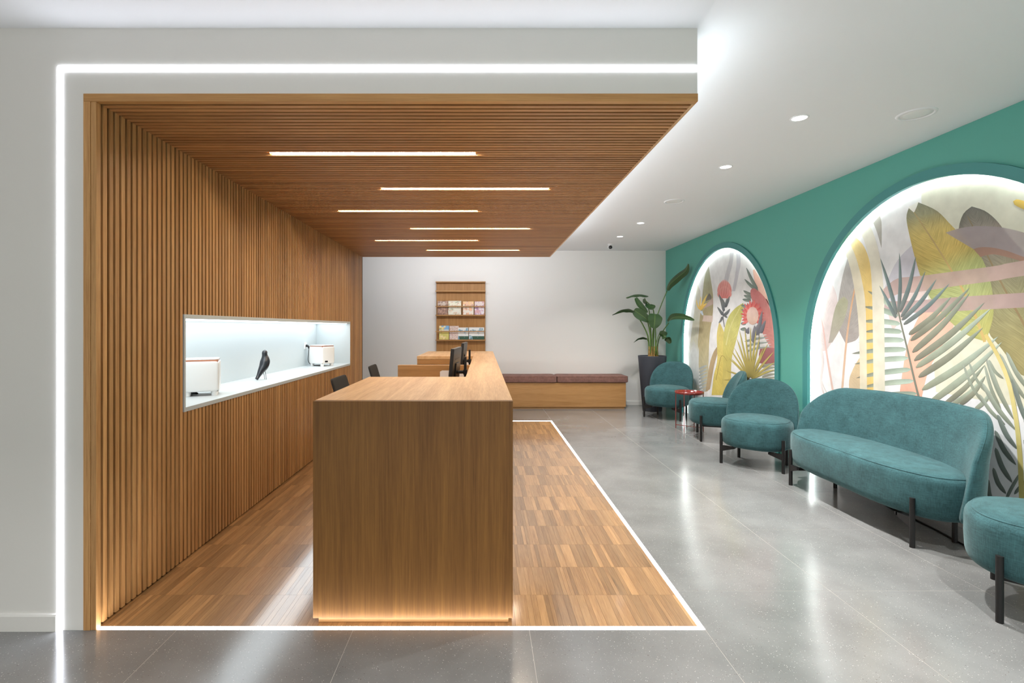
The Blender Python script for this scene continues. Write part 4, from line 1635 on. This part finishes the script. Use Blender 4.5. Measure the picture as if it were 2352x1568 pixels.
# large green-yellow leaf
A.band([(2256, 782), (2215, 765), (2160, 716), (2124, 660), (2104, 600), (2090, 545), (2082, 500), (2089, 474)],
       [(2266, 780), (2282, 720), (2276, 650), (2255, 592), (2228, 560), (2186, 518), (2152, 484), (2108, 464)],
       [(176, 172, 88), (172, 172, 92), (168, 178, 110), (164, 172, 100), (206, 178, 88), (204, 180, 96), (140, 138, 104), (112, 112, 92)], n=28, m=8, vein=1.0, edge=0.12)
A.band([(2086, 476), (2092, 482), (2097, 486)], [(2110, 462), (2106, 474), (2099, 489)], [(226, 224, 214)], n=6, m=2)
A.stroke([(2262, 785), (2230, 700), (2186, 622), (2140, 548), (2099, 487)], 7, 2, [(190, 160, 90), (196, 164, 96), (160, 138, 90)])
# translucent rainbow bands
A.band([(2172, 534), (2205, 524), (2245, 519), (2300, 522), (2352, 534), (2430, 560), (2720, 680)], [(2236, 572), (2250, 568), (2275, 568), (2310, 575), (2352, 590), (2430, 616), (2720, 740)], [(186, 172, 176)], alpha=0.6, n=24)
A.band([(2236, 572), (2250, 568), (2275, 568), (2310, 575), (2352, 590), (2430, 616), (2720, 740)], [(2252, 590), (2266, 586), (2285, 584), (2320, 592), (2352, 602), (2430, 630), (2720, 760)], [(190, 140, 120)], alpha=0.55, n=24)
A.band([(2028, 665), (2060, 640), (2110, 634), (2200, 622), (2290, 610), (2352, 598), (2720, 540)], [(2030, 694), (2060, 676), (2110, 670), (2200, 656), (2290, 644), (2352, 633), (2720, 580)], [(212, 180, 170)], alpha=0.68, n=24)
A.band([(2032, 692), (2100, 690), (2200, 682), (2352, 672), (2720, 650)], [(2030, 716), (2100, 718), (2200, 714), (2352, 706), (2720, 690)], [(196, 166, 162)], alpha=0.7, n=20)
# grey, pink and gold leaves at the left
A.band([(2025, 570), (2014, 532), (2006, 512)], [(2025, 570), (2025, 515), (2021, 495)], [(160, 156, 148), (172, 168, 158)], vein=0.5)
A.band([(1893, 806), (1874, 794), (1878, 700), (1905, 640)], [(1898, 804), (1916, 770), (1924, 690), (1906, 640)], [(206, 188, 186), (220, 206, 206)], m=6, vein=0.5)
A.band([(1942, 788), (1925, 752), (1922, 718), (1934, 640), (1950, 582)], [(1946, 788), (1972, 774), (1978, 720), (1976, 640), (1951, 582)], [(152, 142, 138), (158, 152, 146), (176, 174, 170)], m=6, vein=0.7)
A.band([(1903, 788), (1914, 725), (1924, 694), (1938, 681)], [(1912, 786), (1936, 742), (1948, 696), (1939, 681)], [(160, 150, 140), (158, 158, 130), (170, 170, 136)], m=6, vein=0.7)
A.stroke([(1932, 925), (1944, 786), (1958, 690), (1980, 590)], 5, 3, [(206, 176, 150), (206, 160, 124), (214, 160, 110)])
A.stroke([(1918, 925), (1900, 820), (1892, 760), (1884, 720)], 5, 2, [(208, 178, 164), (218, 168, 162)])
A.stroke([(1900, 925), (1886, 880), (1890, 830), (1884, 800)], 3, 8, [(224, 208, 206)], alpha=0.8)
A.stroke([(1912, 925), (1893, 890), (1888, 875)], 3, 2, [(196, 188, 184)])
# golden and cream upright bands
A.band([(1992, 940), (1989, 720), (1979, 640), (1965, 590), (1950, 562)], [(2007, 940), (2004, 700), (1999, 610), (1984, 565), (1960, 540)], [(222, 184, 96), (224, 192, 110), (228, 204, 140)], n=20, vein=0.5)
# gold behind frond: palm
rach = [(2063, 712), (2072, 752), (2084, 800), (2098, 862), (2114, 925)]


def rp(t):
    c = spline([Vector((p[0], p[1], 0)) for p in rach], 60)
    return c[max(0, min(59, int(t * 59)))]


G1, G2, G3 = (112, 116, 98), (142, 152, 134), (98, 114, 112)
for i, (tip, lean) in enumerate((((1993, 668), 6), ((1984, 704), 6), ((1978, 738), 7), ((1984, 762), 7), ((1972, 786), 8), ((1956, 812), 8), ((1962, 836), 8), ((1966, 868), 8), ((1976, 890), 8), ((1980, 915), 8))):
    bt = 0.02 + 0.098 * i
    p = rp(bt)
    A.stroke([(p.x - 3, p.y), ((p.x * 0.5 + tip[0] * 0.5), (p.y + tip[1]) / 2 - 3), tip], 3, 1.2, [(150, 168, 150), (140, 156, 140), (106, 104, 88)] if i % 2 else [(160, 180, 164), (150, 164, 146), (120, 116, 92)], belly=9.5, vein=0.6)
A.band([(1976, 940), (1973, 760), (1962, 660), (1946, 592), (1926, 556)], [(1992, 940), (1989, 720), (1979, 640), (1963, 582), (1944, 545)], [(238, 228, 198), (236, 226, 196), (238, 234, 214)], n=20, alpha=0.8)
A.band([(2007, 940), (2004, 700), (1999, 610), (1986, 556), (1970, 520)], [(2033, 940), (2031, 720), (2026, 620), (2012, 552), (1994, 508)], [(230, 224, 200), (232, 226, 204), (240, 236, 220)], n=20, alpha=0.82)
for base, tip, bl, cs in (((2060, 722), (2022, 592), 8, 0), ((2064, 716), (2066, 580), 7, 0), ((2067, 716), (2104, 588), 9, 0), ((2070, 728), (2126, 622), 8, 0), ((2072, 735), (2152, 640), 9, 0), ((2058, 730), (2020, 655), 7, 0), ((2076, 745), (2182, 650), 9, 0),
                          ((2088, 768), (2186, 680), 12, 1), ((2092, 782), (2228, 660), 13, 1), ((2096, 809), (2228, 672), 14, 1), ((2100, 828), (2262, 694), 15, 1), ((2104, 844), (2276, 708), 15, 2),
                          ((2110, 866), (2258, 752), 15, 1), ((2118, 895), (2294, 772), 16, 2), ((2136, 925), (2302, 785), 15, 2), ((2168, 930), (2262, 838), 11, 1), ((2186, 930), (2263, 864), 11, 2), ((2205, 930), (2264, 862), 10, 1), ((2240, 940), (2280, 890), 9, 2)):
    cc = [[(96, 100, 96), (92, 112, 112), (120, 140, 136)], [(104, 102, 86), (124, 128, 108), (128, 142, 126)], [(124, 128, 106), (146, 158, 138), (160, 176, 160)]][cs]
    A.stroke([base, ((base[0] + tip[0]) / 2 + 3, (base[1] + tip[1]) / 2 + 5), tip], 3, 1, cc, belly=bl * 0.84, vein=0.55, n=14)
A.stroke(rach, 3, 5, [(110, 112, 96), (104, 106, 92)])
# lower right palm
for base, tip, bl in (((2262, 838), (2300, 940), 7), ((2213, 838), (2262, 930), 6), ((2226, 832), (2270, 905), 6), ((2266, 822), (2330, 965), 13), ((2272, 826), (2306, 870), 7), ((2297, 812), (2362, 925), 12), ((2312, 808), (2372, 905), 12), ((2325, 870), (2380, 1010), 13),
                      ((2256, 878), (2336, 990), 13), ((2250, 905), (2310, 975), 9), ((2292, 952), (2338, 1032), 14), ((2286, 988), (2335, 1068), 14), ((2287, 1028), (2326, 1108), 14), ((2282, 1074), (2312, 1134), 12), ((2270, 1100), (2284, 1160), 12), ((2345, 1085), (2310, 1150), 9), ((2360, 1100), (2330, 1135), 9), ((2352, 1010), (2420, 1120), 14), ((2352, 960), (2420, 1060), 14)):
    dk = tip[1] > 1000
    A.stroke([base, ((base[0] + tip[0]) / 2 - 4, (base[1] + tip[1]) / 2 + 4), tip], 1, 5, [(150, 160, 146), (128, 138, 120), (112, 116, 98)] if not dk else [(116, 126, 116), (92, 104, 96), (84, 92, 84)], belly=bl * 0.62, vein=0.5)
A.stroke([(2349, 1200), (2346, 1100), (2342, 1030), (2334, 960), (2318, 880), (2294, 820), (2264, 768)], 13, 8, [(176, 162, 84), (190, 174, 92), (214, 200, 128), (198, 176, 96)], n=20)
A.stroke([(2328, 462), (2370, 480), (2440, 530)], 1, 2, [(226, 190, 80), (214, 170, 70)], belly=16)
A.band([(2520, 1250), (2470, 1100), (2455, 960), (2480, 820), (2540, 720)], [(2620, 1250), (2640, 1100), (2630, 950), (2600, 820), (2542, 720)], [(160, 150, 90), (172, 172, 104), (150, 150, 104)], n=22, m=8, vein=0.8)
A.stroke([(2570, 1250), (2552, 1000), (2542, 730)], 7, 2, [(190, 160, 90)])
A.done('mural', 'large tropical leaf mural in the nearer arch behind the sofa')


# ---- farther arch
B = Print(ARCH[1])
B.ground((225, 225, 225))


def z1(*pts):
    return [(1530 + x / 4.357, 540 + y / 4.357) for x, y in pts]


B.band(z1((560, 560), (590, 400), (630, 260), (640, 130)), z1((600, 560), (630, 420), (665, 280), (680, 130)), [(212, 212, 218)], alpha=0.8)
B.band(z1((660, 560), (690, 400), (705, 280), (700, 160)), z1((690, 560), (725, 400), (745, 280), (740, 170)), [(212, 212, 220)], alpha=0.8)
# olive upright leaf and its pale neighbour
B.band(z1((255, 1568), (230, 1250), (250, 1000), (290, 700), (310, 480)), z1((330, 1568), (330, 1250), (320, 1000), (340, 800), (345, 560)), [(208, 206, 190), (204, 202, 176), (220, 216, 200)], vein=0.5, alpha=0.85)
B.band(z1((370, 1568), (330, 1330), (318, 1100), (335, 850), (358, 650), (385, 420), (425, 314)), z1((420, 1560), (425, 1270), (436, 1000), (466, 800), (470, 610), (448, 450), (428, 314)),
       [(186, 178, 146), (184, 174, 134), (176, 162, 116), (158, 142, 100), (160, 152, 112), (166, 168, 134), (156, 158, 140)], n=24, m=6, vein=0.8)
B.band(z1((360, 860), (370, 830), (372, 800)), z1((462, 870), (466, 840), (468, 806)), [(216, 192, 176)], alpha=0.8, n=5)
B.band(z1((378, 735), (380, 715), (400, 690)), z1((468, 690), (470, 660), (470, 625)), [(206, 178, 164)], alpha=0.8, n=5)
B.band(z1((395, 660), (405, 625), (430, 582)), z1((450, 640), (455, 618), (434, 582)), [(110, 104, 92), (96, 92, 84)], n=8)
for a, t, w_ in (((340, 750), (412, 590), 16), ((345, 745), (408, 680), 22), ((336, 745), (350, 610), 10), ((345, 750), (395, 640), 12), ((330, 740), (300, 640), 8)):
    p, q = z1(a, t)
    B.stroke([p, ((p[0] + q[0]) / 2 - 1, (p[1] + q[1]) / 2), q], 1, 0.6, [(222, 172, 60), (238, 206, 100)], belly=w_ / 4.357)
B.stroke(z1((350, 760), (368, 800)), 6, 3, [(190, 206, 220)])
for k in range(9):
    p, q = z1((300 + 3 * k, 1500), (215 + 14 * k, 1040 + 18 * abs(k - 4)))
    B.stroke([p, ((p[0] + q[0]) / 2 - 2, (p[1] + q[1]) / 2), q], 2, 0.8, [(190, 194, 190), (204, 208, 206)], belly=3)
for k in range(8):
    y = 1300 + 34 * k
    B.stroke(z1((330, y + 40), (370, y + 18), (415, y)), 1, 1, [(150, 158, 156), (176, 182, 178)], belly=4)
# brown curled leaf
B.band(z1((395, 1568), (430, 1320), (470, 1180), (526, 1095)), z1((440, 1540), (482, 1300), (512, 1190), (528, 1095)), [(166, 142, 104), (178, 152, 108), (160, 138, 98)], vein=0.8)
# two yellow-green leaves
B.band(z1((455, 1600), (478, 1400), (512, 1250), (508, 1000), (532, 868)), z1((610, 1600), (645, 1320), (610, 1080), (572, 950), (534, 868)), [(200, 178, 76), (206, 186, 86), (208, 190, 98), (212, 190, 104)], n=20, m=6, vein=0.7)
B.band(z1((560, 1568), (572, 1250), (575, 1000), (618, 830), (690, 732), (772, 678)), z1((650, 1500), (655, 1250), (700, 1060), (742, 890), (768, 780), (774, 680)), [(196, 176, 84), (190, 178, 84), (194, 190, 104), (186, 182, 92), (176, 174, 84)], n=22, m=6, vein=0.9)
B.stroke(z1((600, 1100), (650, 900), (760, 690)), 2.5, 1, [(206, 200, 130)])
B.stroke(z1((500, 1450), (545, 1230), (575, 1210), (610, 1260)), 1.5, 1, [(150, 130, 60)])
# first protea
for k in range(22):
    a = -1.0 + 2.0 * (k % 11) / 10
    yb, yt = (622, 440 + 40 * a * a) if k < 11 else (630, 500 + 40 * a * a)
    p, q = z1((585 + 26 * a, yb), (585 + 50 * a, yt))
    B.stroke([p, ((p[0] + q[0]) / 2 + 5.0 * a, (p[1] + q[1]) / 2 + 2), q], 2, 0.8, [(214, 116, 110), (222, 138, 130), (232, 160, 150)] if k % 2 else [(200, 96, 92), (214, 120, 114), (226, 150, 142)], belly=4)
for a, t, w_ in (((575, 720), (528, 590), 22), ((582, 725), (560, 630), 26), ((590, 720), (612, 630), 26), ((595, 710), (636, 605), 16), ((570, 800), (512, 715), 20), ((575, 805), (640, 735), 22), ((572, 790), (615, 828), 16), ((565, 815), (526, 880), 16), ((580, 760), (545, 650), 20)):
    p, q = z1(a, t)
    B.stroke([p, ((p[0] + q[0]) / 2 + 1, (p[1] + q[1]) / 2 + 1), q], 2, 0.6, [(66, 70, 76), (92, 98, 100), (104, 108, 104)], belly=w_ / 4.357)
B.stroke(z1((585, 918), (572, 830), (574, 700)), 1.6, 2.2, [(84, 86, 90)])
# red and salmon leaves at the right
B.band(z1((1010, 640), (930, 600), (890, 480), (868, 350)), z1((1060, 760), (1010, 610), (960, 470), (885, 340)), [(222, 168, 148), (226, 178, 158)], vein=0.4)
for a, t in (((915, 545), (803, 322)), ((922, 560), (785, 438)), ((868, 602), (774, 552)), ((860, 622), (778, 600)), ((850, 650), (765, 640)), ((840, 712), (750, 700)), ((840, 780), (752, 740)), ((800, 880), (748, 880)), ((800, 935), (744, 938))):
    p, q = z1(a, t)
    B.stroke([p, ((p[0] + q[0]) / 2 - 1, (p[1] + q[1]) / 2 + 1), q], 2, 0.8, [(96, 108, 102), (116, 130, 120), (92, 104, 100)], belly=6)
B.band(z1((1130, 1320), (1040, 1120), (975, 1000), (930, 850), (858, 640), (845, 560), (866, 530)), z1((1140, 1200), (1120, 960), (1065, 800), (1010, 660), (960, 590), (900, 540), (868, 530)), [(186, 112, 106), (196, 122, 114), (190, 110, 106), (186, 104, 102), (176, 96, 96)], n=22, m=6, vein=0.6)
B.band(z1((940, 1280), (930, 1200), (945, 1120)), z1((1130, 1310), (1130, 1220), (1110, 1130)), [(136, 74, 76), (156, 88, 88)], vein=0.5)
for k in range(6):
    y = 1010 + 24 * k
    B.stroke(z1((780 + 8 * k, y + 30), (900, y + 4), (1010 + 12 * k, y - 16)), 1, 1, [(110, 122, 116), (150, 160, 152)] if k % 2 else [(212, 210, 206)], belly=4)
for k in range(5):
    y = 1290 + 34 * k
    B.stroke(z1((960, y + 30), (1030, y + 4), (1120, y - 6)), 1, 1, [(120, 120, 104), (150, 150, 130)], belly=4.5)
# second protea
for k in range(40):
    a = math.radians(-210 + 250 * (k % 20) / 19.0) - (0.06 if k >= 20 else 0)
    r0, r1 = (0.62, 1.0) if k < 20 else (0.4, 0.85)
    ex, ey = 112, 150
    c0 = (866, 810)
    p, q = z1((c0[0] + ex * 0.5 * math.cos(a), c0[1] + ey * 0.5 * math.sin(a)), (c0[0] + ex * r1 * math.cos(a) * (1.0 if k % 3 else 1.1), c0[1] + ey * r1 * math.sin(a) * (1.0 if k % 2 else 1.12)))
    B.stroke([p, ((p[0] + q[0]) / 2, (p[1] + q[1]) / 2), q], 2.6, 0.6, [(206, 92, 84), (212, 84, 80), (196, 66, 68)] if k % 2 else [(226, 138, 124), (218, 106, 98), (206, 80, 80)], belly=3.2)
B.blob(z1((868, 806))[0], 13.5, 20.5, [(206, 160, 142), (222, 186, 166), (226, 192, 178), (214, 164, 152)], vein=0.5)
for a, t, w_ in (((880, 1080), (890, 900), 34), ((930, 985), (965, 760), 30), ((905, 1000), (930, 880), 36), ((820, 985), (830, 920), 20), ((950, 980), (1000, 850), 30), ((810, 975), (800, 930), 16)):
    p, q = z1(a, t)
    B.stroke([p, ((p[0] + q[0]) / 2 - 1, (p[1] + q[1]) / 2), q], 2, 0.8, [(84, 86, 96), (104, 106, 116), (128, 124, 126)], belly=w_ / 4.357)
B.stroke(z1((935, 1120), (930, 980)), 1.5, 1.5, [(90, 94, 92)])
# fan palm
cfan = (845, 1440)
for t, w_ in (((628, 1118), 16), ((650, 1230), 14), ((580, 1345), 16), ((680, 1120), 14), ((708, 1030), 18), ((735, 948), 18), ((788, 925), 18), ((848, 915), 20), ((905, 940), 20), ((945, 1000), 18), ((985, 1110), 14), ((1022, 1082), 20), ((1080, 1165), 22), ((1090, 1270), 20), ((1090, 1340), 20), ((575, 1445), 22), ((600, 1200), 12)):
    p, q = z1((cfan[0] + (t[0] - cfan[0]) * 0.06, cfan[1] + (t[1] - cfan[1]) * 0.04), t)
    B.stroke([p, ((p[0] + q[0]) / 2, (p[1] + q[1]) / 2 - 1), q], 1.5, 0.7, [(140, 122, 54), (170, 154, 72), (188, 174, 92)], belly=w_ / 4.357 * 0.72, n=10)
B.done('mural', 'tropical leaf and flower mural in the farther arch by the planter')
